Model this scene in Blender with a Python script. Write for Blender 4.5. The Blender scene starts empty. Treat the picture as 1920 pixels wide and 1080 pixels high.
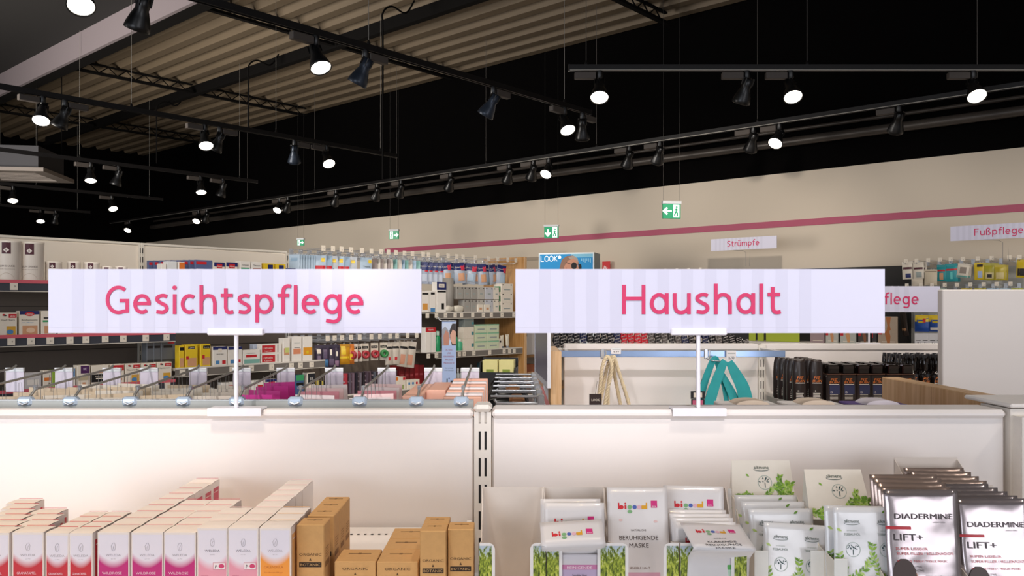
import bpy, math, random
from mathutils import Matrix, Vector
random.seed(7)
C = bpy.context.scene
COL = C.collection
PI = math.pi
F = 1577.0          # focal length in pixels of a 1920 wide picture
HOR = 575.0         # horizon row
EYE = 1.6
# ------------------------------------------------------------------ camera
cam = bpy.data.cameras.new('camera'); cam_o = bpy.data.objects.new('camera', cam); COL.objects.link(cam_o)
cam.sensor_width = 36; cam.lens = 36*F/1920; cam.shift_y = (HOR-540)/1920; cam.clip_start = .02; cam.clip_end = 100
cam_o.location = (0, 0, EYE); cam_o.rotation_euler = (PI/2, 0, 0)
C.camera = cam_o
# ------------------------------------------------------------------ exposure, world, lights
C.view_settings.view_transform = 'Standard'; C.view_settings.look = 'None'
C.view_settings.gamma = 1; C.view_settings.use_curve_mapping = False
C.view_settings.exposure = 0.56
C.cycles.use_denoising = True
C.cycles.max_bounces = 8; C.cycles.sample_clamp_indirect = 4
W = bpy.data.worlds.new('world'); C.world = W; W.use_nodes = True
W.node_tree.nodes['Background'].inputs[0].default_value = (.80, .80, .86, 1)
W.node_tree.nodes['Background'].inputs[1].default_value = .30
def lamp(name, kind, loc, target, energy, col=(1, 1, 1), size=.1, size_y=None, spot=60, blend=.6, parent=None, spread=None):
    l = bpy.data.lights.new(name, kind); l.energy = energy; l.color = col
    if kind == 'AREA':
        l.shape = 'RECTANGLE'; l.size = size; l.size_y = size_y or size
        if spread: l.spread = math.radians(spread)
    else: l.shadow_soft_size = size
    if kind == 'SPOT': l.spot_size = math.radians(spot); l.spot_blend = blend
    o = bpy.data.objects.new(name, l); COL.objects.link(o); o.location = loc
    o.rotation_euler = (Vector(target)-Vector(loc)).to_track_quat('-Z', 'Y').to_euler()
    if parent: o.parent = parent
    return o
# ceiling spots behind the camera, then added spots above the front gondolas
lamp('spot_light', 'SPOT', (-1.2, -1.2, 3.2), (-.98, 1.6, 2.15), 132, (1, .96, .98), .05, spot=33, blend=.30)
lamp('spot_light', 'SPOT', (.45, -1.2, 3.2), (.27, 1.6, 2.15), 150, (1, .95, .96), .05, spot=30, blend=.30)
for (x, e) in ((-1.05, 27), (-.70, 23), (-.33, 19), (.30, 10), (.72, 6)):
    lamp('spot_light', 'SPOT', (x, .55, 3.2), (x, 1.32, 1.12), e, (1, .66, .30), .05, spot=26, blend=.7)  # warm spots added in place of bounce light on the lower panel
lamp('spot_light', 'SPOT', (-.6, .7, 3.2), (-.6, 1.4, 1.2), 36, (1, .94, .88), .06, spot=64, blend=.9)  # this and the next are added overhead to brighten box tops and ledges
lamp('spot_light', 'SPOT', (.5, .7, 3.2), (.5, 1.5, 1.3), 26, (1, .94, .90), .06, spot=64, blend=.9)
# cool area fill added behind the camera, one on each side
lamp('cool_fill_light', 'AREA', (-5.0, -4.5, 1.7), (-2, 5, 1.6), 128, (.84, .90, 1), 5, 2.2)
lamp('cool_fill_light', 'AREA', (3.5, -3.5, 1.8), (1, 5, 1.2), 60, (.93, .94, 1), 4, 2)
# unseen area light added at left to brighten the roof sheets
lamp('roof_fill_light', 'AREA', (-6.6, 5.2, 2.1), (-4.6, 8.6, 4.75), 190, (1, .93, .85), 3, 2, spread=130)
# aisle spots over the shelf lines
for (x, y, tx, ty, tz, e) in ((-2.2, 2.6, -2.6, 4.2, 1.5, 34), (-1.3, 3.4, -1.5, 5.2, 1.5, 42), (-.3, 4.3, -.6, 6.0, 1.5, 52),
                              (.6, 2.0, .8, 3.9, 1.2, 56), (1.9, 2.0, 1.5, 3.9, 1.2, 40), (3.4, 4.2, 3.6, 6.4, 1.6, 70),
                              (1.6, 6.0, 2.0, 8.6, 1.8, 80), (0.2, 7.6, -.2, 10.8, 1.4, 50), (-2.6, 9.6, -3.2, 13.2, 1.4, 40),
                              (2.4, .8, 1.5, 2.5, 1.3, 38), (5.2, 3.6, 5.4, 5.2, 2.2, 60), (-.5, 2.1, -.8, 2.0, 1.2, 14)):  # spot toward the oak panel and white board is added to brighten them
    lamp('aisle_spot_light', 'SPOT', (x, y, 3.2), (tx, ty, tz), e, (1, .90, .80), .07, spot=82, blend=.8)

# ------------------------------------------------------------------ frames
DA = Vector((-.750, .661, 0)); NA = Vector((.661, .750, 0))
A_ANG = math.atan2(.750, .661); B_ANG = math.atan2(-.661, .750)
FW = Matrix.Identity(4)
FA = Matrix.Rotation(A_ANG, 4, 'Z')       # local x = n (to the right and away), local y = s (into the left shelf)
FB = Matrix.Rotation(B_ANG, 4, 'Z')       # local x = u (to the right, nearer), local y = n (into the right wall)
def px(fr, X, Y, c):
    """point on the vertical plane local y = c of frame fr seen at picture position X, Y -> local x, z, depth"""
    r = fr.inverted().to_3x3() @ Vector(((X-960)/F, 1, -(Y-HOR)/F))
    t = c/r.y
    return r.x*t, EYE+r.z*t, t
# ------------------------------------------------------------------ materials
def lin(h):
    h = h.lstrip('#'); v = [int(h[i:i+2], 16)/255 for i in (0, 2, 4)]
    return tuple(((c/12.92) if c <= .04045 else ((c+.055)/1.055)**2.4) for c in v)+(1,)
MATS = {}
def M(hexc, rough=.5, metal=0, emit=0, var=.04, alpha=1, trans=0, bump=0, scale=60, coat=0):
    k = (hexc, rough, metal, emit, var, alpha, trans, bump, scale, coat)
    if k in MATS: return MATS[k]
    m = bpy.data.materials.new('surface_'+hexc.strip('#')); m.use_nodes = True; m.diffuse_color = lin(hexc)
    n = m.node_tree.nodes; L = m.node_tree.links; b = n['Principled BSDF']
    c = lin(hexc)
    tc = n.new('ShaderNodeTexCoord'); nz = n.new('ShaderNodeTexNoise'); nz.inputs['Scale'].default_value = scale
    L.new(tc.outputs['Object'], nz.inputs['Vector'])
    mx = n.new('ShaderNodeMixRGB'); mx.inputs[1].default_value = tuple(v*(1-var) for v in c[:3])+(1,)
    mx.inputs[2].default_value = tuple(min(1, v*(1+var)) for v in c[:3])+(1,)
    L.new(nz.outputs['Fac'], mx.inputs[0]); L.new(mx.outputs[0], b.inputs['Base Color'])
    b.inputs['Roughness'].default_value = rough; b.inputs['Metallic'].default_value = metal
    b.inputs['Coat Weight'].default_value = coat
    if emit: b.inputs['Emission Color'].default_value = c; b.inputs['Emission Strength'].default_value = emit
    if alpha < 1: b.inputs['Alpha'].default_value = alpha
    if trans: b.inputs['Transmission Weight'].default_value = trans
    if bump:
        bp = n.new('ShaderNodeBump'); bp.inputs['Strength'].default_value = bump; bp.inputs['Distance'].default_value = .004
        L.new(nz.outputs['Fac'], bp.inputs['Height']); L.new(bp.outputs[0], b.inputs['Normal'])
    MATS[k] = m; return m
def ramp_mat(name, build, rough=.5):
    if name in MATS: return MATS[name]
    m = bpy.data.materials.new(name); m.use_nodes = True
    b = m.node_tree.nodes['Principled BSDF']; b.inputs['Roughness'].default_value = rough
    build(m.node_tree.nodes, m.node_tree.links, b); MATS[name] = m; return m
def nmath(n, L, op, a, b=None, clamp=False):
    q = n.new('ShaderNodeMath'); q.operation = op; q.use_clamp = clamp
    for i, v in enumerate((a, b)):
        if v is None: continue
        if isinstance(v, (int, float)): q.inputs[i].default_value = v
        else: L.new(v, q.inputs[i])
    return q.outputs[0]
def arc_print(hexc, hgt, w, start=.60, bulge=.14):
    """white carton print with a soft coloured field below a bowl-shaped border"""
    def f(n, L, b):
        tc = n.new('ShaderNodeTexCoord'); sp = n.new('ShaderNodeSeparateXYZ'); L.new(tc.outputs['Object'], sp.inputs[0])
        xx = nmath(n, L, 'DIVIDE', sp.outputs[0], w/2); x2 = nmath(n, L, 'MULTIPLY', xx, xx)
        edge = nmath(n, L, 'MULTIPLY', x2, bulge*hgt)
        edge = nmath(n, L, 'ADD', edge, start*hgt)
        d = nmath(n, L, 'SUBTRACT', edge, sp.outputs[2]); d = nmath(n, L, 'DIVIDE', d, .12*hgt, True)
        mx = n.new('ShaderNodeMixRGB'); mx.inputs[1].default_value = lin('#e9e4ee'); mx.inputs[2].default_value = lin(hexc)
        L.new(d, mx.inputs[0]); L.new(mx.outputs[0], b.inputs['Base Color'])
    return ramp_mat('carton_print_'+hexc.strip('#')+'_%d' % int(hgt*1000), f, .45)
def meadow_mat():
    def f(n, L, b):
        tc = n.new('ShaderNodeTexCoord'); mp = n.new('ShaderNodeMapping'); mp.inputs['Scale'].default_value = (420, 420, 170)
        L.new(tc.outputs['Object'], mp.inputs[0])
        nz = n.new('ShaderNodeTexNoise'); nz.inputs['Scale'].default_value = 1; L.new(mp.outputs[0], nz.inputs[0])
        r = n.new('ShaderNodeValToRGB'); L.new(nz.outputs['Fac'], r.inputs[0]); e = r.color_ramp.elements
        e[0].position = .36; e[0].color = lin('#4a5a1c'); e[1].position = .62; e[1].color = lin('#b9c44a')
        q = e.new(.5); q.color = lin('#8a9a2e'); q = e.new(.7); q.color = lin('#d8d470')
        sp = n.new('ShaderNodeSeparateXYZ'); L.new(tc.outputs['Object'], sp.inputs[0])
        a = nmath(n, L, 'SUBTRACT', sp.outputs[2], .136); a = nmath(n, L, 'DIVIDE', a, .016)
        a = nmath(n, L, 'ADD', a, nmath(n, L, 'MULTIPLY', nmath(n, L, 'SUBTRACT', nz.outputs['Fac'], .5), 6), True)
        mx = n.new('ShaderNodeMixRGB'); L.new(a, mx.inputs[0]); L.new(r.outputs[0], mx.inputs[1]); mx.inputs[2].default_value = lin('#b8c6d4')
        L.new(mx.outputs[0], b.inputs['Base Color'])
    return ramp_mat('meadow_print', f, .5)
def wood_mat(name, c1, c2, sc=(18, 18, 1.2)):
    def f(n, L, b):
        tc = n.new('ShaderNodeTexCoord'); mp = n.new('ShaderNodeMapping'); mp.inputs['Scale'].default_value = sc
        L.new(tc.outputs['Object'], mp.inputs[0])
        nz = n.new('ShaderNodeTexNoise'); nz.inputs['Scale'].default_value = 4; nz.inputs['Detail'].default_value = 6; L.new(mp.outputs[0], nz.inputs[0])
        r = n.new('ShaderNodeValToRGB'); L.new(nz.outputs['Fac'], r.inputs[0]); e = r.color_ramp.elements
        e[0].position = .3; e[0].color = lin(c1); e[1].position = .72; e[1].color = lin(c2)
        L.new(r.outputs[0], b.inputs['Base Color'])
    return ramp_mat(name, f, .5)
WHITE = M('#ece6e4', .35); CREAM = M('#e6ddd0', .5); OFFW = M('#e2dccf', .5); BLACK = M('#0b0a0a', .5); DARK = M('#171414', .6)
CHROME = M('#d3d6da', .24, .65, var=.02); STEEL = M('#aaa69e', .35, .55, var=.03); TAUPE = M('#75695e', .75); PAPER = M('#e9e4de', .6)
INK = M('#2b2422', .6); RED = M('#c81f2a', .45); PINKRAIL = M('#d3606c', .3); TAGW = M('#e6dccb', .5)
WOOD = wood_mat('oak_wood', '#a8773f', '#c99a60'); WOODL = wood_mat('light_oak_wood', '#c89a68', '#e6c296'); KRAFT = M('#cb9d64', .8, var=.08, scale=120, bump=.1)
MEADOW = meadow_mat()
PINKTXT = M('#cf2a62', .5)
# ------------------------------------------------------------------ mesh builder
TXT = {}
def text_geo(s):
    if s in TXT: return TXT[s]
    cu = bpy.data.curves.new('t', 'FONT'); cu.body = s; cu.size = 1; cu.resolution_u = 2; cu.align_x = 'CENTER'
    o = bpy.data.objects.new('t', cu); me = o.to_mesh()
    vs = [v.co.copy() for v in me.vertices]; fs = [tuple(p.vertices) for p in me.polygons]
    o.to_mesh_clear(); bpy.data.objects.remove(o); bpy.data.curves.remove(cu)
    xs = [v.x for v in vs]; w = max(xs)-min(xs); cx = (max(xs)+min(xs))/2
    TXT[s] = ([(v.x-cx, v.y) for v in vs], fs, w); return TXT[s]
class MB:
    def __init__(s): s.v = []; s.f = []; s.m = []; s.mats = []; s.smooth = []
    def mi(s, m):
        if m not in s.mats: s.mats.append(m)
        return s.mats.index(m)
    def add(s, vs, fs, m, smooth=False):
        b = len(s.v); s.v += [tuple(v) for v in vs]; i = s.mi(m)
        for f in fs: s.f.append(tuple(b+k for k in f)); s.m.append(i); s.smooth.append(smooth)
        return s
    def box(s, x0, x1, y0, y1, z0, z1, m, T=None):
        vs = [(x, y, z) for x in (x0, x1) for y in (y0, y1) for z in (z0, z1)]
        if T: vs = [tuple(T @ Vector(v)) for v in vs]
        return s.add(vs, [(0, 1, 3, 2), (4, 6, 7, 5), (0, 4, 5, 1), (2, 3, 7, 6), (0, 2, 6, 4), (1, 5, 7, 3)], m)
    def bbox(s, x0, x1, y0, y1, z0, z1, m, r=.003):
        """box with chamfered edges"""
        r = min(r, (x1-x0)/2.1, (y1-y0)/2.1, (z1-z0)/2.1)
        X = (x0, x1); Y = (y0, y1); Z = (z0, z1); vs = []; idx = {}
        for i in (0, 1):
            for j in (0, 1):
                for k in (0, 1):
                    sx, sy, sz = (1 if i == 0 else -1), (1 if j == 0 else -1), (1 if k == 0 else -1)
                    for a, off in (('x', (0, sy*r, sz*r)), ('y', (sx*r, 0, sz*r)), ('z', (sx*r, sy*r, 0))):
                        idx[(i, j, k, a)] = len(vs); vs.append((X[i]+off[0], Y[j]+off[1], Z[k]+off[2]))
        fs = []
        for i in (0, 1): fs.append([idx[(i, j, k, 'x')] for j, k in ((0, 0), (1, 0), (1, 1), (0, 1))])
        for j in (0, 1): fs.append([idx[(i, j, k, 'y')] for i, k in ((0, 0), (1, 0), (1, 1), (0, 1))])
        for k in (0, 1): fs.append([idx[(i, j, k, 'z')] for i, j in ((0, 0), (1, 0), (1, 1), (0, 1))])
        for j in (0, 1):
            for k in (0, 1): fs.append([idx[(0, j, k, 'y')], idx[(1, j, k, 'y')], idx[(1, j, k, 'z')], idx[(0, j, k, 'z')]])
        for i in (0, 1):
            for k in (0, 1): fs.append([idx[(i, 0, k, 'x')], idx[(i, 1, k, 'x')], idx[(i, 1, k, 'z')], idx[(i, 0, k, 'z')]])
        for i in (0, 1):
            for j in (0, 1): fs.append([idx[(i, j, 0, 'x')], idx[(i, j, 1, 'x')], idx[(i, j, 1, 'y')], idx[(i, j, 0, 'y')]])
        for i in (0, 1):
            for j in (0, 1):
                for k in (0, 1): fs.append([idx[(i, j, k, a)] for a in 'xyz'])
        cen = Vector(((x0+x1)/2, (y0+y1)/2, (z0+z1)/2)); out = []
        for f in fs:
            p = [Vector(vs[q]) for q in f]; nn = (p[1]-p[0]).cross(p[2]-p[0])
            out.append(tuple(f) if nn.dot(p[0]-cen) > 0 else tuple(reversed(f)))
        return s.add(vs, out, m)
    def poly(s, pts, m): return s.add(pts, [tuple(range(len(pts)))], m)
    def rect(s, x0, x1, z0, z1, y, m, yf=None, n=1):
        """printed field facing -y; follows yf(x, z) when given"""
        if yf is None: return s.poly([(x0, y, z0), (x1, y, z0), (x1, y, z1), (x0, y, z1)], m)
        k = 5; vs = []; fs = []
        for i in range(k):
            for j in range(k):
                x = x0+(x1-x0)*i/(k-1); z = z0+(z1-z0)*j/(k-1); vs.append((x, yf(x, z)+y, z))
        for i in range(k-1):
            for j in range(k-1): a = i*k+j; fs.append((a, a+k, a+k+1, a+1))
        return s.add(vs, fs, m)
    def disc(s, cx, cz, rx, rz, y, m, yf=None, n=14):
        return s.poly([(cx+rx*math.cos(2*PI*i/n), (yf(cx, cz) if yf else 0)+y, cz+rz*math.sin(2*PI*i/n)) for i in range(n)], m)
    def text(s, t, cx, z, h, m, y=0, yf=None, w=None, slant=0):
        vs, fs, tw = text_geo(t); k = h/.73; kx = k if w is None else w/tw
        return s.add([(cx+a*kx+b*k*slant, (yf(cx+a*kx, z+b*k) if yf else 0)+y, z+b*k) for a, b in vs], fs, m)
    def tube(s, pts, r, m, n=8, caps=True, rs=None):
        pts = [Vector(p) for p in pts]; vs = []; fs = []; up = None
        for i, p in enumerate(pts):
            d = (pts[min(i+1, len(pts)-1)]-pts[max(i-1, 0)]).normalized()
            if up is None:
                up = Vector((0, 0, 1)) if abs(d.z) < .9 else Vector((1, 0, 0))
            u = (up-d*up.dot(d)).normalized(); w = d.cross(u); up = u; rr = rs[i] if rs else r
            for k in range(n): a = 2*PI*k/n; vs.append(p+u*math.cos(a)*rr+w*math.sin(a)*rr)
        for i in range(len(pts)-1):
            for k in range(n): a = i*n+k; b = i*n+(k+1) % n; fs.append((a, b, b+n, a+n))
        s.add(vs, fs, m, True)
        if caps: s.add(vs[:n], [tuple(reversed(range(n)))], m); s.add(vs[-n:], [tuple(range(n))], m)
        return s
    def lathe(s, prof, m, n=20, sx=1, sy=1, c=(0, 0), T=None, smooth=True, cap=True):
        vs = []; fs = []
        for r, z in prof:
            for k in range(n): a = 2*PI*k/n; vs.append((c[0]+r*sx*math.cos(a), c[1]+r*sy*math.sin(a), z))
        if T: vs = [tuple(T @ Vector(v)) for v in vs]
        for i in range(len(prof)-1):
            for k in range(n): a = i*n+k; b = i*n+(k+1) % n; fs.append((a, b, b+n, a+n))
        s.add(vs, fs, m, smooth)
        if cap: s.add(vs[:n], [tuple(reversed(range(n)))], m); s.add(vs[-n:], [tuple(range(n))], m)
        return s
    def ribbon(s, pts, t, m, y=0, depth=.0008):
        """stroke of width t along pts (x, z) facing -y"""
        P = []
        for p in pts:
            if not P or (Vector((p[0], p[1]))-P[-1]).length > 1e-7: P.append(Vector((p[0], p[1])))
        L = []; R = []
        for i, p in enumerate(P):
            a = (P[i]-P[i-1]).normalized() if i else None; b = (P[i+1]-P[i]).normalized() if i < len(P)-1 else None
            if a is None: a = b
            if b is None: b = a
            n1 = Vector((-a.y, a.x)); n2 = Vector((-b.y, b.x)); q = n1+n2
            q = q.normalized() if q.length > 1e-6 else n1
            k = t/2/max(.45, q.dot(n1)); L.append(p+q*k); R.append(p-q*k)
        n = len(P); vs = [(v.x, y-depth, v.y) for v in L]+[(v.x, y-depth, v.y) for v in R]+[(v.x, y, v.y) for v in L]+[(v.x, y, v.y) for v in R]
        fs = []
        for i in range(n-1):
            fs.append((n+i, n+i+1, i+1, i)); fs.append((i, i+1, 2*n+i+1, 2*n+i)); fs.append((3*n+i, 3*n+i+1, n+i+1, n+i))
        fs.append((0, n, 3*n, 2*n)); fs.append((n-1, 2*n-1, 4*n-1, 3*n-1)[::-1])
        return s.add(vs, fs, m)
    def build(s, name, parent=None, loc=None, rz=0, fr=None, rx=0, ry=0):
        me = bpy.data.meshes.new(name); me.from_pydata(s.v, [], s.f)
        for m in s.mats: me.materials.append(m)
        me.polygons.foreach_set('material_index', s.m); me.polygons.foreach_set('use_smooth', s.smooth); me.update()
        o = bpy.data.objects.new(name, me); COL.objects.link(o)
        if parent: o.parent = parent
        if loc is not None: put(o, fr or FW, loc, rz, rx, ry)
        return o
def put(o, fr, loc, rz=0, rx=0, ry=0):
    o.matrix_local = fr @ Matrix.Translation(loc) @ Matrix.Rotation(rz, 4, 'Z') @ Matrix.Rotation(ry, 4, 'Y') @ Matrix.Rotation(rx, 4, 'X')
    return o
def tag(o, label, cat, group=None, kind=None):
    if label: o['label'] = label
    if cat: o['category'] = cat
    if group: o['group'] = group
    if kind: o['kind'] = kind
    return o
def thing(name, label, cat, fr=FW, loc=(0, 0, 0), rz=0, group=None, rx=0, ry=0):
    o = bpy.data.objects.new(name, None); COL.objects.link(o); o.empty_display_size = .05
    put(o, fr, loc, rz, rx, ry); return tag(o, label, cat, group)
def struct(name, mb, loc=None, fr=None):
    o = mb.build(name, loc=loc or (0, 0, 0), fr=fr or FW); o['kind'] = 'structure'; return o
KIDS = {}
def dup(o, parent=None):
    c = o.copy(); COL.objects.link(c); c.parent = parent
    c.matrix_local = o.matrix_local.copy()
    for ch in KIDS.get(o.name) or list(o.children): dup(ch, c)
    return c
def relabel(o, label, group=None):
    o['label'] = label
    if group: o['group'] = group
    return o
ORD = ['first', 'second', 'third', 'fourth', 'fifth', 'sixth', 'seventh', 'eighth', 'ninth', 'tenth', 'eleventh', 'twelfth',
       'thirteenth', 'fourteenth', 'fifteenth', 'sixteenth', 'seventeenth', 'eighteenth', 'nineteenth', 'twentieth']
def side(i, n):
    if n == 2: return ('left', 'right')[i]
    if i == 0: return 'leftmost'
    if i == n-1: return 'rightmost'
    return ORD[i]+' from left'
def crom(P, k=6):
    P = [Vector(p) for p in P]; out = []
    for i in range(len(P)-1):
        a = P[max(i-1, 0)]; b = P[i]; c = P[i+1]; d = P[min(i+2, len(P)-1)]
        for j in range(k):
            t = j/k; out.append(.5*((2*b)+(c-a)*t+(2*a-5*b+4*c-d)*t*t+(3*b-a-3*c+d)*t**3))
    out.append(P[-1]); return out
def arc(cx, cy, rx, ry, a0, a1, n=18):
    return [(cx+rx*math.cos(math.radians(a0+(a1-a0)*i/n)), cy+ry*math.sin(math.radians(a0+(a1-a0)*i/n))) for i in range(n+1)]
# ------------------------------------------------------------------ sign lettering (drawn strokes, 39 = x height)
def S2(p): return [tuple(v) for v in crom(p)]
GL = {
 'G': (45, [arc(24.5, 27.3, 21, 24.3, 52, 296)+[(41.5, 6), (41.5, 26), (27, 26)]]),
 'e': (34, [[(5.5, 20.5), (33.6, 20.5)], arc(17, 19.5, 13.7, 16, 4, 312)]),
 's': (26, [S2([(23, 33.8), (15, 36), (5.5, 33), (4, 27), (11, 21.5), (20, 16.5), (22.3, 9.5), (15.5, 3.6), (2.5, 4.8)])]),
 'S': (36, [S2([(32, 48), (21, 51.5), (8, 47.5), (5, 38.5), (14, 29.8), (27, 23), (31.5, 13.5), (22.5, 3.8), (4, 5.2)])]),
 'i': (7, [[(3.5, 0), (3.5, 38.5)], 'dot3.5,51']),
 'c': (28, [arc(17, 19.5, 13.5, 16, 52, 308)]),
 'h': (33, [[(3.5, 0), (3.5, 56)], S2([(3.5, 25), (9, 33), (17, 35.6), (26, 32.5), (29.5, 22)])+[(29.5, 0)]]),
 'n': (33, [[(3.5, 0), (3.5, 38.5)], S2([(3.5, 25), (9, 33), (17, 35.6), (26, 32.5), (29.5, 22)])+[(29.5, 0)]]),
 'm': (54, [[(3.5, 0), (3.5, 38.5)], S2([(3.5, 25), (9, 33), (16, 35.6), (23.5, 32.5), (27, 22)])+[(27, 0)], S2([(27, 25), (32, 33), (39, 35.6), (47, 32.5), (50.5, 22)])+[(50.5, 0)]]),
 't': (24, [[(9.5, 50), (9.5, 12)]+S2([(9.5, 12), (12, 5), (17.5, 3.2), (24, 4.6)]), [(0, 36), (23, 36)]]),
 'p': (35, [[(3.5, -16), (3.5, 38.5)], arc(17.5, 19.5, 14, 16, 0, 360)]),
 'f': (23, [S2([(26, 53.5), (19, 54.2), (12.5, 50.5), (10.5, 43)])+[(10.5, 0)], [(0, 36), (22, 36)]]),
 'l': (7, [[(3.5, 0), (3.5, 56)]]),
 'g': (35, [arc(17, 19.5, 13.7, 16, 0, 360), [(31, 38.5), (31, -3)]+S2([(31, -3), (28.5, -10.5), (20, -14.5), (5, -12)])]),
 'a': (34, [arc(17, 19.5, 13.7, 16, 0, 360), [(31, 38.5), (31, 0)]]),
 'u': (33, [[(29.5, 38.5), (29.5, 0)], [(3.5, 38.5), (3.5, 16)]+S2([(3.5, 16), (7, 6), (15.5, 2.9), (24, 6), (29.5, 13)])]),
 'H': (43, [[(3.5, 0), (3.5, 54)], [(39.5, 0), (39.5, 54)], [(3.5, 28.5), (39.5, 28.5)]]),
 'F': (32, [[(3.5, 0), (3.5, 50.5), (31, 50.5)], [(3.5, 27), (27, 27)]]),
 'r': (21, [[(3.5, 0), (3.5, 38.5)], S2([(3.5, 24), (9, 33), (20, 35.6)])]),
 'o': (35, [arc(17.5, 19.5, 14, 16, 0, 360)]),
 'ß': (34, [[(3.5, 0), (3.5, 40)]+S2([(3.5, 40), (7.5, 50.5), (16.5, 53), (24, 48.5), (24, 41), (16.5, 34), (17, 27.5), (27, 19), (29, 10.5), (22.5, 3.5), (12, 4)])]),
}
GL['ü'] = (33, GL['u'][1]+['dot10,51', 'dot23,51'])
def lettering(mb, word, x, z, k, m, y, gap=8.2, t=6.8):
    """word with its left end at x; k = metres per unit"""
    for ch in word:
        w, st = GL[ch]
        for p in st:
            y -= .00006
            if isinstance(p, str):
                a, b = map(float, p[3:].split(',')); mb.poly([(x+(a+4.3*math.cos(q*PI/8))*k, y-.0008, z+(b+4.3*math.sin(q*PI/8))*k) for q in range(16)], m)
            else: mb.ribbon([(x+a*k, z+b*k) for a, b in p], t*k, m, y)
        x += (w+gap)*k
    return x
def word_w(word, gap=8.2): return sum(GL[c][0]+gap for c in word)-gap
# ================================================================== the hall
BLK = M('#060505', .95, var=.2, scale=3); BLK.node_tree.nodes['Principled BSDF'].inputs['Specular IOR Level'].default_value = .05
struct('floor', MB().box(-22, 12, -6, 20, -.1, 0, M('#8d857c', .35)))
CZ = 4.78
struct('wall_right', MB().box(-17.5, 7, 8.2, 8.4, 0, 2.95, M('#cbbfae', .8, var=.02, scale=2)), fr=FB)
struct('wall_right_upper', MB().box(-17.5, 7, 8.22, 8.4, 2.951, 5.1, BLK), fr=FB)
struct('trim_1', MB().box(px(FB, 722, 468, 8.2)[0], 6.9, 8.192, 8.199, 2.405, 2.47, M('#ab5069', .6)), fr=FB)       # painted band
struct('wall_left', MB().box(-6, 8.5, 17.52, 17.7, 0, 5.1, BLK), fr=FA)
# profiled roof sheets, ribs running along the right wall
sheet = MB(); prof = []
n = -4.0
RS = M('#6b5d4a', .65, .0, var=.10, scale=2)
while n < 8.22:
    prof += [(n, CZ), (n+.11, CZ), (n+.15, CZ+.085), (n+.24, CZ+.085)]; n += .28
prof.append((8.22, CZ))
for (a, za), (b, zb) in zip(prof, prof[1:]):
    sheet.poly([(-17.6, a, za), (-17.6, b, zb), (6.5, b, zb), (6.5, a, za)], RS)
sheet.box(-17.6, 6.5, -4, 8.22, CZ+.2, CZ+.3, BLK)
struct('ceiling', sheet, fr=FB)
# flat dark panel over the near end and the deep pale beam at its edge
struct('trim_2', MB().box(-17, 6.5, -4, 3.92, CZ-.06, CZ-.02, M('#141211', .8)), fr=FB)
DKM = M('#0b0908', .8); DKM.node_tree.nodes['Principled BSDF'].inputs['Specular IOR Level'].default_value = .15
b = MB().box(-17, 6.5, 3.92, 3.96, CZ-.34, CZ-.02, M('#7a7174', .45)).box(-17, 6.5, 3.96, 4.12, CZ-.34, CZ-.32, DKM)
tag(b.build('roof_beam', fr=FB, loc=(0, 0, 0)), 'long pale grey roof beam crossing the top left corner', 'beam')
# dark girder parallel to it and lattice cable trays crossing the sheets
b = MB().box(-17, 6.5, 6.01, 6.09, CZ-.15, CZ-.13, DKM).box(-17, 6.5, 6.045, 6.055, CZ-.13, CZ, DKM)
tag(b.build('roof_girder', fr=FB, loc=(0, 0, 0)), 'dark steel girder under the ribbed roof sheets parallel to the far wall', 'girder')
def tray(s, n0, n1, lab):
    t = thing('lattice_joist', lab, 'joist', FA, (n0, s, CZ-.125), group='lattice joists under the roof sheets')
    L = n1-n0
    MB().box(0, L, -.03, .03, -.015, .015, DKM).build('bottom_chord', t)
    m = MB(); k = 0; x = 0
    while x < L-.2:
        m.tube([(x, 0, .01), (x+.12, 0, .105), (x+.24, 0, .01)], .008, DKM, 6); x += .24
    m.build('web_rods', t)
    MB().box(0, L, -.02, .02, .10, .118, DKM).build('top_chord', t)
for s_, lab in ((4.75, 'at the top of the picture right of centre'), (8.05, 'above the nearest light track'), (11.35, 'above the second light track'), (14.7, 'above the third light track')):
    tray(s_, 3.97, 5.98, 'lattice joist between roof beam and girder, '+lab)
    tray(s_, 6.12, 7.9, 'lattice joist beyond the girder, '+lab)
# conduit drops from the girder
for i, (s, n, z0, lab) in enumerate(((9.16, 5.55, 3.75, 'thin dark conduit drop right of the pale roof beam, above second track'), (12.05, 5.8, 3.7, 'thin dark conduit drop nearest the air conditioner'),
                                    (6.5, 5.43, 2.87, 'long thin conduit drop beside unlit blue-tinged spotlight'))):
    T_ = CZ-z0
    m = MB().tube([tuple(p) for p in crom([(.42, 0, T_-.02), (.30, 0, T_-.18), (.12, 0, T_-.16), (0, 0, T_-.26), (0, 0, T_-.5), (0, 0, 0)], 5)], .010, DKM, 6)
    tag(m.build('conduit_pipe', loc=(n, s, z0), fr=FA), lab, 'pipe')
# pipes along the right wall
PG = M('#4a443f', .4, .3)
for (z, r, nn_, lab) in ((3.235, .045, 8.08, 'thick grey pipe running along the black band above the wall'), (3.36, .018, 8.12, 'thin grey pipe above the thick one along the wall')):
    m = MB().tube([(-17, 0, 0), (6.5, 0, 0)], r, PG, 12)
    tag(m.build('wall_pipe', loc=(0, nn_, z), fr=FB), lab, 'pipe')
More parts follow.
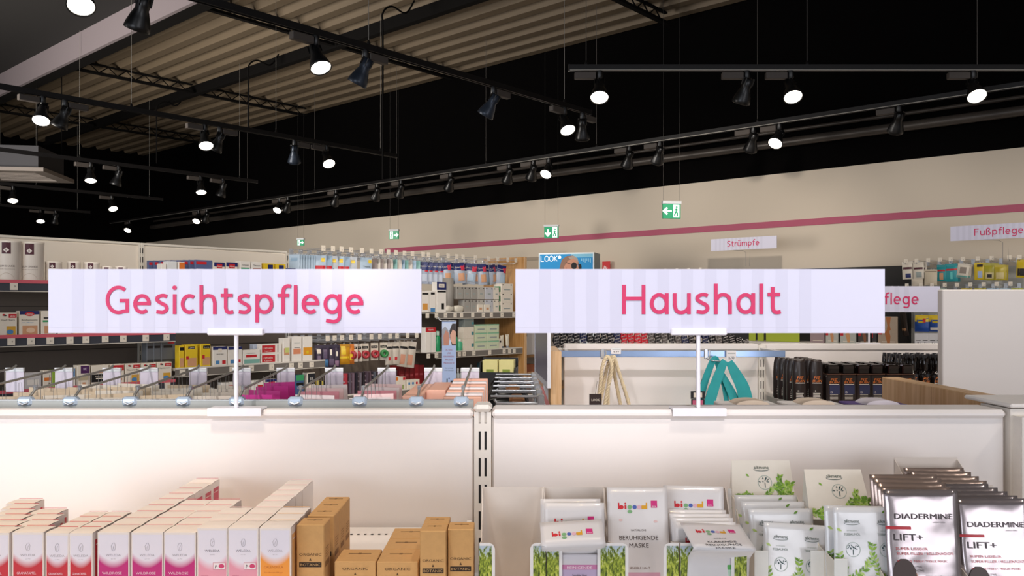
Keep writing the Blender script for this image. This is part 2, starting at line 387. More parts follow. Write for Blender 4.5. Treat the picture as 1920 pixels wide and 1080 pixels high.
# ------------------------------------------------------------------ light tracks
LAMPBLK = M('#0c0c0d', .35); LAMPSIL = M('#2c3440', .35, .4); ADAPT = M('#4a433e', .6)
GLOW = M('#fff3e2', .5, emit=9, var=0)
LENS = M('#6b6862', .2, .6)
TRZ = 3.25
TRB = M('#151313', .4, .1)
def track(name, lab, fr, x0, x1, y, z, wires, wtop=CZ, light=False):
    t = thing('light_track', lab, 'light track', fr, (x0, y, z), group=None)
    L = x1-x0
    MB().box(0, L, -.018, .018, 0, .035, TRB).box(0, L, -.018, -.012, -.006, 0, STEEL if light else TRB).box(0, L, .012, .018, -.006, 0, TRB).build('rail', t)
    MB().box(-.01, 0, -.02, .02, -.008, .037, TRB).build('end_cap', t); MB().box(L, L+.01, -.02, .02, -.008, .037, TRB).build('end_cap', t)
    for w in wires:
        MB().tube([(w-x0, 0, .035), (w-x0, 0, wtop-z)], .002, M('#5d5853', .6) if light else STEEL, 5).build('suspension_wire', t)
        MB().lathe([(.012, .035), (.012, .05), (.004, .065)], TRB, 8, c=(w-x0, 0)).build('wire_gripper', t)
    return t
track('t', 'nearest dark light track running from the top left to picture centre', FA, -1.0, 5.85, 4.27, TRZ, (-.5, 3.45, 5.5))
track('t', 'second dark light track from left, passing above the skin care sign', FA, 1.0, 6.12, 7.1, TRZ, (3.2, 4.6, 5.9))
track('t', 'third light track, seen left of the centre above the shelf', FA, 2.4, 6.15, 9.95, TRZ, (3.9, 5.9))
track('t', 'fourth light track below the air conditioner', FA, 3.6, 6.2, 12.7, TRZ, (4.4, 6.0))
track('t', 'farthest short light track at the left edge', FA, 4.2, 6.2, 15.4, TRZ, (4.8, 6.0))
track('t', 'light track hanging level across the upper right', FW, .405, 3.95, 5.9, 3.26, (.52, 2.07, 3.6), CZ, True)
track('t', 'long light track parallel to the right wall washing the white band', FB, -17, 3.5, 7.25, TRZ, (-12, -10.2, -8.4, -6.8, -5.2, -3.4, -1.6), CZ, True)
def spot(fr, x, y, z, lit, aim, lab, scale=1.0, e=0, side_=1):
    """track spotlight; aim is a direction in world space"""
    t = thing('track_spotlight', lab, 'spotlight', fr, (x, y, z), group='lit track spotlights' if lit else 'unlit track spotlights')
    t['group'] = ''; del t['group']
    MB().bbox(-.10*side_-.075, -.10*side_+.075, -.022, .022, -.058, -.012, ADAPT, .004).build('driver_box', t)
    MB().lathe([(.022, 0), (.024, -.05), (.014, -.062)], LAMPBLK, 12).build('swivel', t)
    a = (fr.inverted().to_3x3() @ Vector(aim)).normalized()
    R = a.to_track_quat('-Z', 'Y').to_matrix().to_4x4()
    T = Matrix.Translation((0, 0, -.10)) @ R @ Matrix.Scale(scale, 4)
    m = MB().lathe([(.022, .05), (.032, .045), (.036, 0), (.034, -.02), (.048, -.055), (.062, -.10), (.066, -.125), (.062, -.128), (.060, -.118)], LAMPBLK if lit != 2 else LAMPSIL, 24, T=T, cap=False)
    m.lathe([(.0, .052), (.022, .05)], LAMPBLK, 24, T=T, cap=False)
    for k in range(6):     # cooling fins
        q = PI*k/3; m.box(-.004, .004, .028, .042, .0, .05, LAMPBLK, T @ Matrix.Rotation(q, 4, 'Z'))
    h = m.build('housing', t)
    MB().lathe([(.0, -.112), (.03, -.115), (.0595, -.118)], GLOW if lit else LENS, 24, T=T, cap=False).build('lens', h)
    MB().tube([(.0, 0, -.05), (.03, 0, -.07), (.035, 0, -.10)], .006, LAMPBLK, 6).build('yoke', t)
    if e:
        p = (fr @ Vector((x, y, z-.10)))+Vector(aim).normalized()*.15
        lamp('spotlight_beam', 'SPOT', p, p+Vector(aim), e, (1, .9, .78), .05, spot=70, blend=.7)
    return t
def lampat(fr, c, X, Y, lit, lab, z=None, tilt=35, yaw=0, e=0, scale=1.0, side_=1):
    """a lamp on the track on plane c: only its place along the track is read from X"""
    x, _, t = px(fr, X, 200, c)
    p = fr @ Vector((x, c, 0)); d = Vector((-p.x, -p.y, 0)).normalized()
    d = Matrix.Rotation(math.radians(yaw), 3, 'Z') @ d
    k = math.tan(math.radians(tilt)); aim = (d.x*k, d.y*k, -1)
    spot(fr, x, c, (z or TRZ)-.0065, lit, aim, lab, scale, e, side_)
lampat(FA, 4.27, 152, 0, 1, 'large glowing spotlight cut by the top edge, leftmost on nearest track', tilt=32, yaw=0)
lampat(FA, 4.27, 268, 35, 0, 'large black spotlight facing away at the top left, on nearest track', tilt=-28, yaw=30)
lampat(FA, 4.27, 592, 120, 1, 'spotlight with ribbed glowing lens hanging from nearest track, above the pale sheets', tilt=30, yaw=30, e=25)
lampat(FA, 4.27, 685, 130, 2, 'blue-tinged unlit spotlight on nearest track, right of the ribbed glowing one', tilt=-30, yaw=60, side_=-1)
lampat(FA, 4.27, 925, 200, 2, 'unlit spotlight facing away on nearest track, left of picture centre', tilt=-35, yaw=60, side_=-1)
lampat(FA, 4.27, 1058, 234, 1, 'glowing spotlight at the far end of nearest track', tilt=35, yaw=25, e=25)
lampat(FA, 4.27, 1092, 245, 0, 'unlit spotlight at the very end of nearest track', tilt=-30, yaw=0, side_=-1)
lampat(FA, 7.1, 80, 218, 1, 'brightest spotlight at left edge, first on the second track', tilt=32, yaw=-10)
lampat(FA, 7.1, 122, 222, 0, 'dark spotlight beside brightest left edge spotlight', tilt=-25, yaw=60, side_=-1)
lampat(FA, 7.1, 384, 263, 1, 'glowing spotlight in middle of the second track', tilt=32, yaw=10, e=20)
lampat(FA, 7.1, 412, 268, 0, 'dark spotlight just right of glowing one in the middle of second track', tilt=-25, yaw=60, side_=-1)
lampat(FA, 7.1, 552, 292, 2, 'unlit spotlight near the end of the second track', tilt=-30, yaw=0, side_=-1)
lampat(FA, 7.1, 612, 300, 1, 'glowing spotlight at end of the second track', tilt=38, yaw=20)
lampat(FA, 9.95, 170, 330, 1, 'left glowing spotlight on the third track', tilt=22, yaw=0)
lampat(FA, 9.95, 222, 333, 0, 'left unlit spotlight on the third track', tilt=-20, yaw=50)
lampat(FA, 9.95, 376, 352, 1, 'right glowing spotlight on the third track', tilt=25, yaw=10)
lampat(FA, 9.95, 418, 354, 0, 'right unlit spotlight on the third track', tilt=-20, yaw=50)
lampat(FA, 12.7, 24, 368, 1, 'left glowing spotlight on the fourth track', tilt=30)
lampat(FA, 12.7, 209, 383, 1, 'right glowing spotlight on the fourth track', tilt=35, yaw=20)
lampat(FA, 15.4, 76, 413, 1, 'tiny glowing spotlight on the farthest track', tilt=30)
lampat(FA, 15.4, 104, 413, 0, 'tiny dark spotlight on the farthest track', tilt=-20, yaw=30)
lampat(FW, 5.9, 1124, 178, 1, 'left of three large glowing spotlights on the level track', z=3.26, tilt=33, e=60)
lampat(FW, 5.9, 1482, 180, 1, 'middle of three large glowing spotlights on the level track', z=3.26, tilt=35, yaw=15, e=60)
lampat(FW, 5.9, 1824, 180, 1, 'right of three large glowing spotlights on the level track', z=3.26, tilt=38, yaw=20, e=60)
lampat(FW, 5.9, 1400, 185, 0, 'unlit spotlight on the level track left of its middle glowing one', z=3.26, tilt=-30, yaw=40)
for X, lit, lab in ((1461, 1, 'glowing wall track spotlight at the right, under the level track'), (1412, 0, 'dark wall track spotlight left of rightmost glowing one'),
                    (1685, 0, 'dark wall track spotlight at the far right, above the painted band'), (1237, 0, 'dark wall track spotlight above the left-arrow exit sign'),
                    (1180, 0, 'dark wall track spotlight left of the one above the left-arrow exit sign'), (1029, 1, 'glowing wall track spotlight near picture centre'),
                    (1000, 0, 'dark wall track spotlight touching glowing central one'), (955, 0, 'dark wall track spotlight left of central pair'),
                    (845, 0, 'dark wall track spotlight between centre and the arrow-right exit sign'), (752, 0, 'dark wall track spotlight above the arrow-right exit sign'),
                    (707, 0, 'dark wall track spotlight left of the one above the arrow-right exit sign'), (630, 0, 'dark wall track spotlight right of the paired glowing one'),
                    (524, 1, 'glowing wall track spotlight above the shelf end of the white back panels'), (540, 0, 'dark wall track spotlight touching glowing one above the white back panels'),
                    (372, 1, 'small glowing wall track spotlight at corner of white wall'), (388, 0, 'small dark wall track spotlight at corner of white wall'),
                    (243, 1, 'tiny glowing wall track spotlight beyond left shelf top')):
    lampat(FB, 7.25, X, 300, lit, lab, tilt=42 if lit else -40, yaw=-25 if lit else 20)
# wall washing from the dark-looking spots that face the wall
for u in (-11.5, -9, -6.8, -4.6, -2.4, -.2):
    p = FB @ Vector((u, 7.1, 3.1)); q = FB @ Vector((u, 8.2, 2.0)); lamp('wall_washer_beam', 'SPOT', p, q, 3 if u < -6 else 6, (1, .92, .84), .08, spot=120, blend=1)
# ------------------------------------------------------------------ air conditioner
AX = M('#8a8078', .6); t = thing('ceiling_air_conditioner', 'grey cassette air conditioner hanging at the left edge under the roof', 'air conditioner', FA, (4.0, 12.2, 3.31), rz=math.radians(-48.6+8))
MB().box(-.42, .42, -.42, .42, .06, .34, M('#39383c', .6)).build('case', t)
g = MB().box(-.52, .52, -.52, -.36, 0, .05, AX).box(-.52, .52, .36, .52, 0, .05, AX).box(-.52, -.36, -.36, .36, 0, .05, AX).box(.36, .52, -.36, .36, 0, .05, AX).build('panel', t)
m = MB().box(-.36, .36, -.36, .36, .03, .05, M('#3b342f', .7))
for k in range(9): m.box(-.34, .34, -.34+k*.08, -.31+k*.08, .01, .03, AX)
m.build('grille', t)
for a, b_ in ((-.4, -.4), (.4, -.4), (-.4, .4), (.4, .4)): MB().tube([(a, b_, .34), (a, b_, CZ-3.31)], .006, DKM, 5).build('hanger_rod', t)
# ------------------------------------------------------------------ exit signs
EXG = M('#12875a', .4, emit=.35, var=0); EXW = M('#e8f6ee', .4, emit=.7, var=0)
def exit_sign(X, Y, dist, w, rz, arrow, lab, man_left):
    x = (X-960)/F*dist; z = EYE+(HOR-Y)/F*dist; h = w*.62 if w > .2 else w*.8
    t = thing('exit_sign', lab, 'exit sign', FW, (x, dist, z), rz=rz)
    MB().box(-w/2, w/2, -.012, .012, -h/2, h/2, EXG).build('sign_panel', t)
    MB().box(-w/2-.004, w/2+.004, -.02, .02, h/2, h/2+.022, M('#c8cccf', .4)).build('lamp_housing', t)
    sgn = -1 if man_left else 1
    m = MB(); cx = -sgn*w*.24; y = -.0135; a = h*.28
    if arrow == 'down': m.ribbon([(cx, a), (cx, -a)], h*.13, EXW, y); m.ribbon([(cx-a*.8, -a*.1), (cx, -a), (cx+a*.8, -a*.1)], h*.13, EXW, y)
    else:
        q = -1 if arrow == 'left' else 1
        m.ribbon([(cx-q*a, 0), (cx+q*a, 0)], h*.13, EXW, y); m.ribbon([(cx+q*a*.1, a*.8), (cx+q*a, 0), (cx+q*a*.1, -a*.8)], h*.13, EXW, y)
    m.build('arrow', t)
    mx = sgn*w*.25; m = MB().rect(mx-w*.17, mx+w*.17, -h*.44, h*.44, -.0132, EXW)
    m.disc(mx+w*.02, h*.27, h*.07, h*.07, -.0138, EXG); k = h*.09
    m.ribbon([(mx, h*.18), (mx-w*.02, -h*.02), (mx+w*.06, -h*.15), (mx+w*.05, -h*.36)], k, EXG, -.0136, .0005)
    m.ribbon([(mx-w*.02, -h*.02), (mx-w*.07, -h*.2), (mx-w*.12, -h*.3)], k, EXG, -.0136, .0005)
    m.ribbon([(mx-w*.1, h*.06), (mx, h*.14), (mx+w*.09, h*.05)], k*.7, EXG, -.0136, .0005)
    m.build('running_figure', t)
    for s_ in (-1, 1): MB().tube([(s_*w*.46, 0, h/2+.02), (s_*w*.46, 0, CZ-z)], .001, M('#3a3734', .6), 5).build('hanging_wire', t)
exit_sign(1259, 396, 7.4, .16, .12, 'left', 'green exit sign with left arrow, hanging highest at the right', False)
exit_sign(1034, 436, 9.6, .165, -.25, 'down', 'green exit sign with arrow pointing down near picture centre', False)
exit_sign(739, 441, 10.6, .125, -.3, 'right', 'green exit sign with right arrow above hook rows', True)
exit_sign(564, 455, 11.6, .10, -.3, 'right', 'smallest green exit sign, above the end of the white back panels', True)
# ================================================================== front gondolas
YB = 1.578; GT = 1.406
PANEL = M('#eee7e3', .42, var=.01, scale=3); POST = M('#e6dfd6', .4); SHELFW = M('#ece5df', .4)
def upright(mb, x, y, z0, z1, w=.032, d=.03, first=None):
    """slotted steel upright: plate with real slots in front of a dark channel"""
    mb.box(x-w/2, x+w/2, y+.004, y+d, z0, z1, POST)
    mb.box(x-w/2+.003, x+w/2-.003, y+.0025, y+.004, z0+.01, z1-.02, BLACK)  # black backing stands for the darkness behind the slots
    sw = .0042; a = .0055
    for x0, x1 in ((-w/2, -a-sw/2), (-a+sw/2, a-sw/2), (a+sw/2, w/2)): mb.box(x+x0, x+x1, y, y+.0025, z0, z1, POST)
    z = first or z1-.075
    top = z1
    zz = z
    for xx in (-a, a): mb.box(x+xx-sw/2, x+xx+sw/2, y, y+.0025, zz+.035, z1, POST)
    while zz > max(z0, .9):
        for xx in (-a, a): mb.box(x+xx-sw/2, x+xx+sw/2, y, y+.0025, zz-.015, zz, POST)
        zz -= .05
    for xx in (-a, a): mb.box(x+xx-sw/2, x+xx+sw/2, y, y+.0025, z0, zz+.035, POST)
def gondola(name, lab, x0, x1, shelf_z, left=True, right=True, deep=.045):
    t = thing(name, lab, 'shelf unit', FW, ((x0+x1)/2, YB, 0)); w = (x1-x0)/2
    m = MB().bbox(-w+.017, w-.017, .006, .03, .12, GT-.012, PANEL, .004)
    m.build('back_panel', t)
    m = MB().bbox(-w+.017, w-.017, -.002, deep, GT-.016, GT, PANEL, .006); m.build('top_ledge', t)
    if left:
        m = MB(); upright(m, -w, 0, 0, GT-.004, first=1.381); m.bbox(-w-.017, -w+.017, -.004, .05, GT-.006, GT+.004, POST, .004); m.build('upright', t)
    if right:
        m = MB(); upright(m, w, 0, 0, GT-.004, first=1.381); m.bbox(w-.017, w+.017, -.006, .06, GT-.004, GT+.010, POST, .006); m.build('upright', t)
    m = MB().box(-w, w, -.42, 0, 0, .14, PANEL); m.build('plinth', t)
    return t
GA = gondola('gondola_shelf', 'white metal gondola unit under the skin care sign, holding white and kraft cartons', -1.055, -.055, 1.188, True, True)
m = MB().bbox(-.47, .47, -.48, -.004, 1.166, 1.188, SHELFW, .003).box(-.47, .47, -.484, -.480, 1.150, 1.19, SHELFW)
for k in range(72): m.poly([(-.45+k*.0125, -.06, 1.1884), (-.4455+k*.0125, -.06, 1.1884), (-.4455+k*.0125, -.053, 1.1884), (-.45+k*.0125, -.053, 1.1884)], BLACK)
s_ = m.build('shelf', GA)
for q in (-.475, .475): MB().add([(q-.004, -.44, 1.16), (q-.004, -.002, 1.10), (q-.004, -.002, 1.20), (q-.004, -.44, 1.195), (q+.004, -.44, 1.16), (q+.004, -.002, 1.10), (q+.004, -.002, 1.20), (q+.004, -.44, 1.195)],
    [(0, 1, 2, 3), (7, 6, 5, 4), (0, 4, 5, 1), (1, 5, 6, 2), (2, 6, 7, 3), (3, 7, 4, 0)], SHELFW).build('bracket', s_)
GBu = gondola('gondola_shelf', 'white metal gondola unit under the household sign, holding face mask displays', -.055, .945, 1.12, False, False, deep=.092)
MB().bbox(-.455, .455, -.48, -.006, 1.088, 1.11, SHELFW, .003).build('shelf', GBu)
# wide end post at the right
t = thing('gondola_end_post', 'thick white slotted end post with flat cap at the right edge', 'shelf post', FW, (.985, YB, 0))
m = MB().box(-.05, .02, .0, .10, 0, GT+.002, POST); m.build('post', t)
m = MB().bbox(-.052, .12, -.005, .16, GT+.004, GT+.012, M('#efe9e4', .35), .003); m.build('cap', t)
m = MB(); upright(m, -.035+.005, -.03, 0, GT-.01, first=1.36); m.build('front_upright', t)
# ------------------------------------------------------------------ header signs
SB = M('#d4d3e6', .4, var=.01); SB2 = M('#cdccdf', .4, var=.01); ACR = M('#eeeaf2', .2)
def header_sign(word, lab, fr, loc, rz, w=.70, h=.120, stand=.1445, tx=None, k=.000972, stripes=True, wires=False, polex=0, zoff=.0355):
    t = thing('aisle_sign', lab, 'sign', fr, loc, rz)
    z0 = stand
    m = MB().box(-w/2, w/2, 0, .004, z0, z0+h, SB)
    if stripes:
        sw = .0222; n_ = int(w/sw)
        for i in range(2, n_-5): 
            if i % 2 == 0: m.rect(-w/2+i*sw, -w/2+(i+1)*sw, z0+.0015, z0+h-.001, -.0002, SB2)
        m.rect(-w/2, w/2, z0+.0105, z0+.0109, -.0004, M('#cfccd8'))
    m.build('sign_board', t)
    tw = word_w(word)*k; m = MB(); lettering(m, word, (tx if tx is not None else 0)-tw/2, z0+zoff, k, PINKTXT, -.0006); m.build('lettering', t)
    if wires:
        wr = M('#8f8a84', .5)
        MB().tube([(-.10, .002, z0), (.0, .002, z0-.01), (.03, .002, z0-.03), (.03, .002, 0)], .0025, wr, 5).tube([(.07, .002, 0), (.07, .002, z0-.05), (.11, .002, 0)], .0025, wr, 5).build('wire_bracket', t)
    else:
        MB().bbox(polex-.0525, polex+.0525, -.006, .010, z0-.004, z0+.009, ACR, .002).build('clip', t)
        MB().bbox(polex-.0036, polex+.0036, -.001, .006, .004, z0, M('#eceaf2', .3), .0015).build('pole', t)
        MB().bbox(polex-.051, polex+.051, -.010, .030, 0, .0045, M('#f0edf2', .3), .002).box(polex-.05, polex+.05, -.0105, -.0085, -.010, .004, M('#f0edf2', .3)).build('foot', t)
    return t
header_sign('Gesichtspflege', 'striped white aisle sign with pink lettering for facial care, in front at left', FW, (-.520, YB, GT), 0, tx=.0, polex=.002)
header_sign('Haushalt', 'striped white aisle sign with pink lettering for household goods', FW, (.353, YB, GT), 0, w=.693, tx=.002, polex=-.003, k=.00102)
# ------------------------------------------------------------------ white cartons with coloured fields
def weleda(w, d, h, hexc, sidec, name1, kind):
    P = arc_print(hexc, h, w, .585 if kind != 'pale' else .52, .13); WC = M('#f0e6df', .5, var=.01)
    m = MB()
    m.poly([(-w/2, -d/2, 0), (w/2, -d/2, 0), (w/2, -d/2, h-.001), (-w/2, -d/2, h-.001)], WC)
    m.rect(-w/2+.0014, w/2-.0014, .001, h-.004, -d/2-.0002, P)
    for sx in (-1, 1): m.poly([(sx*w/2, -sx*-d/2, 0)[:0] or (sx*w/2, -d/2*sx, 0), (sx*w/2, d/2*sx, 0), (sx*w/2, d/2*sx, h-.001), (sx*w/2, -d/2*sx, h-.001)], WC)
    m.poly([(w/2, d/2, 0), (-w/2, d/2, 0), (-w/2, d/2, h-.001), (w/2, d/2, h-.001)], WC)
    m.poly([(-w/2, d/2, 0), (w/2, d/2, 0), (w/2, -d/2, 0), (-w/2, -d/2, 0)], WC)
    # slightly cushioned lid with a folded seam at the back
    vs = []; fs = []; k = 5
    for i in range(k):
        for j in range(k):
            a = i/(k-1); b_ = j/(k-1); vs.append((-w/2+w*a, -d/2+d*b_, h-.001+.0022*math.sin(PI*min(1, .15+b_*.85))*(.4+.6*math.sin(PI*a))*(1 if 0 < b_ else 0)))
    for i in range(k-1):
        for j in range(k-1): a = i*k+j; fs.append((a, a+k, a+k+1, a+1))
    m.add(vs, fs, WC)
    m.poly([(-w/2+.002, d/2-.0012, h+.0004), (w/2-.002, d/2-.0012, h+.0004), (w/2-.002, d/2-.0002, h+.0008), (-w/2+.002, d/2-.0002, h+.0008)], M(sidec, .5))
    x = w/2+.0003
    if kind != 'pale':
        m.poly([(x, -d/2+.007, .006), (x, d/2-.006, .006), (x, d/2-.006, h-.012), (x, -d/2+.007, h-.012)], M(sidec, .5))
        m.poly([(x+.0002, -d/2+.009, h-.020), (x+.0002, d/2-.009, h-.020), (x+.0002, d/2-.009, h-.0185), (x+.0002, -d/2+.009, h-.0185)], M('#f0d8d0', .5))
    y = -d/2-.0004; g = M('#a9a3ab', .5); g2 = M('#7c7480', .5)
    hz = h-.022
    m.ribbon([(-.0022, hz-.003), (-.003, hz+.002), (-.001, hz+.006), (.0015, hz+.0065), (.003, hz+.003), (.0024, hz-.003), (0, hz-.0045), (-.0022, hz-.003)], .0004, g, y, .0001)
    m.ribbon([(-.0005, hz-.003), (0, hz+.001), (.0015, hz+.003)], .0004, g, y, .0001)
    m.text('WELEDA', 0, h-.034, .0032, g2 if kind == 'pale' else g, y, w=.021)
    m.text('seit 1921', 0, h-.0385, .0014, g, y)
    if name1:
        if kind == 'pale':
            m.rect(.001, w/2-.003, h-.059, h-.049, y, M('#c8657c')); m.rect(.0015, w/2-.0035, h-.0585, h-.0495, y-.0001, M('#f0e4e6'))
            m.disc(.013, h-.054, .004, .003, y-.0002, M('#cf3f6c')); m.ribbon([(.004, h-.057), (.005, h-.0525), (.007, h-.055)], .0007, INK, y-.0002, .0001)
            m.text(name1, -w/2+.011, h-.069, .0019, M('#c05a74'), y)
        else:
            c = M('#f3d9e2', .5) if kind != 'orange' else M('#c8702a', .5)
            m.text(name1, -.002, h-.0595 if kind != 'orange' else h-.057, .0034, c, y, w=w*.62)
            m.text('Glättende Tagespflege' if kind == 'rose' else 'Straffende Pflege', -.002, h-.0640, .0018, c, y, w=w*.60)
            m.text('24h Pflege', -w*.2, h-.073, .002, c, y)
    return m
SZ = 1.1885
GROUP = {}
def run_column(proto, x, y0, d, n, lab, colname, group, skew=0, jitter=.0006, first=False):
    """a column of cartons one behind another; every carton its own thing"""
    for k in range(n):
        o = proto if (first and k == 0) else dup(proto)
        put(o, FW, (x+skew*k+random.uniform(-jitter, jitter), y0+d/2+k*d, SZ), random.uniform(-.012, .012))
        pos = 'front carton' if k == 0 else ('rear carton' if k == n-1 else ORD[k]+' carton from the front')
        relabel(o, '%s, %s of %s' % (lab, pos, colname), group)
def carton(w, d, h, hexc, sidec, nm, kind):
    o = weleda(w, d, h, hexc, sidec, nm, kind).build('skin_care_carton'); tag(o, 'x', 'carton'); return o
def PXW(X, y): return (X-960)/F*y
Y0 = 1.18
g1 = 'red and white skin care cartons'; g2 = 'magenta and white skin care cartons'; g3 = 'pale pink skin care cartons'
p_red = carton(.0435, .0335, .0955, '#c3202f', '#c8323e', 'GRANATAPFEL', 'red')
run_column(p_red, PXW(20, Y0)-.0225, Y0-.002, .0345, 6, 'white and red carton', 'the column cut by left edge', g1, skew=-.013, first=True)
run_column(p_red, PXW(52, Y0), Y0, .0345, 4, 'white and red wide carton', 'the column at left', g1, skew=-.0125)
p_redn = carton(.0325, .030, .0945, '#c3202f', '#c8323e', 'GRANATAPFEL', 'red')
run_column(p_redn, PXW(106.5, Y0), Y0, .0305, 4, 'narrow white and red carton', 'the left narrow column', g1, first=True)
run_column(p_redn, PXW(152, Y0), Y0, .0305, 4, 'narrow white and red carton', 'the right narrow column', g1)
p_mag = carton(.0445, .0395, .0955, '#bf1f76', '#d0566a', 'WILDROSE', 'rose')
run_column(p_mag, PXW(212, Y0), Y0, .0408, 9, 'white and magenta carton', 'leftmost magenta column', g2, first=True)
run_column(p_mag, PXW(276.5, Y0), Y0, .0400, 5, 'white and magenta carton', 'the middle magenta column', g2)
run_column(p_mag, PXW(337, Y0), Y0, .0400, 5, 'white and magenta carton', 'rightmost magenta column', g2)
p_pal = carton(.0425, .0395, .1015, '#e59aac', '#e9c4c4', 'MANDEL', 'pale')
run_column(p_pal, PXW(397.5, Y0), Y0, .0405, 3, 'white and pale pink carton', 'the left pale pink column', g3, first=True)
run_column(p_pal, PXW(456.5, Y0), Y0, .0408, 8, 'white and pale pink carton', 'the right pale pink column', g3)
p_org = carton(.0435, .0395, .1015, '#f09a3c', '#e8b070', 'CALENDULA', 'orange')
run_column(p_org, PXW(515.5, Y0), Y0, .0408, 3, 'white and orange carton', 'the orange column', 'orange and white skin care cartons', first=True)
# ------------------------------------------------------------------ kraft cartons
KR2 = M('#93693a', .8); KB = M('#33241a', .8); KT = M('#5a4128', .8)
def kraft(w, d, h, low=False):
    m = MB().bbox(-w/2, w/2, -d/2, d/2, 0, h, KRAFT, .0012); y = -d/2-.0003
    m.box(-w*.28, w*.28, d*.12, d*.12+.0016, h, h+.0004, M('#5f4322', .8)).box(-w*.04, w*.04, d*.12-.002, d*.12+.0035, h, h+.0004, M('#7a5830', .8))
    zz = h-(.010 if low else .042)
    m.text('ORGANIC', 0, zz-.0022, .0038, KT, y, w=w*.62 if low else w*.80)
    m.poly([(-.0018, y, zz-.0095), (.0018, y, zz-.0095), (0, y, zz-.0055)], KT)
    m.rect(-w*.40 if not low else -w*.28, w*.40 if not low else w*.28, zz-.0185, zz-.0115, y, KB)
    m.text('BOTANIC', 0, zz-.0168, .0038, M('#c09a68', .8), y-.0002, w=w*.72 if not low else w*.50)
    x = w/2+.0003
    if not low:
        m.poly([(x, -d/2+.006, .038), (x, d/2-.010, .038), (x, d/2-.010, .046), (x, -d/2+.006, .046)], KR2)
        for q in range(4): m.poly([(x, -d/2+.008, .052+q*.004), (x, d/2-.012, .052+q*.004), (x, d/2-.012, .053+q*.004), (x, -d/2+.008, .053+q*.004)], KR2)
    return m
gk = 'tall kraft cartons'
def krow(proto, x, y0, d, n, lab, colname, group, first=False, skew=0): run_column(proto, x, y0, d, n, lab, colname, group, skew, .0004, first)
k1 = kraft(.0395, .0405, .1005).build('kraft_carton'); tag(k1, 'x', 'carton')
put(k1, FW, (PXW(582, 1.2), 1.2+.02, SZ), .0); relabel(k1, 'tall brown kraft carton standing forward beside the orange column', gk)
krow(k1, -.2845, 1.252, .0415, 3, 'tall brown kraft carton', 'the row behind the forward one', gk)
k2 = kraft(.0375, .0405, .0915).build('kraft_carton'); tag(k2, 'x', 'carton')
krow(k2, PXW(812, 1.2), 1.2, .041, 2, 'kraft carton', 'the left of two tall right columns', gk, True)
k4 = dup(k2); put(k4, FW, (PXW(863.5, 1.21), 1.23, SZ), .01); relabel(k4, 'tall kraft carton standing last at right beside the slotted post', gk)
k3 = kraft(.0595, .0605, .0450, True).build('kraft_carton'); tag(k3, 'x', 'carton')
put(k3, FW, (PXW(666, 1.21), 1.24, SZ), 0); relabel(k3, 'low wide brown kraft carton standing alone, left of the other low ones', 'low kraft cartons')
krow(k3, PXW(745.5, 1.21), 1.208, .0612, 3, 'low wide brown kraft carton', 'the low right column', 'low kraft cartons')
# ================================================================== face mask displays (right of the slotted post)
SZ2 = 1.111
CARD = M('#e4d9cf', .6); CARDIN = M('#d8ccc2', .65)
BIG = [('b', '#d0202c'), ('i', '#d0202c'), ('g', '#7fb07a'), ('o', '#4d63b0'), ('o', '#e3b3c0'), ('d', '#e0a21c')]
def bigood(m, cx, z, h, y, yf=None):
    xs = [-2.3, -1.55, -.75, .15, 1.0, 1.9]
    for (c, col), q in zip(BIG, xs):
        k = M(col, .5, var=0)
        X = cx+q*h*.95
        def p(a, b_): return (X+a*h, (yf(X+a*h, z+b_*h) if yf else 0)+y, z+b_*h)
        if c in 'bd':
            sg = -1 if c == 'b' else 1
            m.poly([p(-.45, 0), p(.45, 0), p(.45, .62), p(-.45, .62)], k) if c == 'd' else m.disc(X, z+h*.33, h*.42, h*.36, y, k, yf)
            m.poly([p(sg*.45-.12, 0), p(sg*.45+.12, 0), p(sg*.45+.12, 1.1), p(sg*.45-.12, 1.1)], k)
        elif c == 'i':
            m.poly([p(-.15, 0), p(.17, 0), p(.17, .68), p(-.15, .68)], k); m.disc(X, z+h*.95, h*.17, h*.17, y, k, yf)
        elif c == 'g': m.disc(X, z+h*.35, h*.4, h*.36, y, k, yf); m.disc(X, z-h*.42, h*.42, h*.30, y, k, yf)
        else: m.disc(X, z+h*.34, h*.38, h*.36, y, k, yf)
def bipa(m, x0, z0, a, y, yf=None):
    m.rect(x0, x0+a, z0, z0+a*1.1, y, M('#d4267c', .5, var=0), yf); m.text('BIPA', x0+a/2, z0+a*.08, a*.22, M('#f6e6ee', .5), y-.0002, yf, w=a*.7)
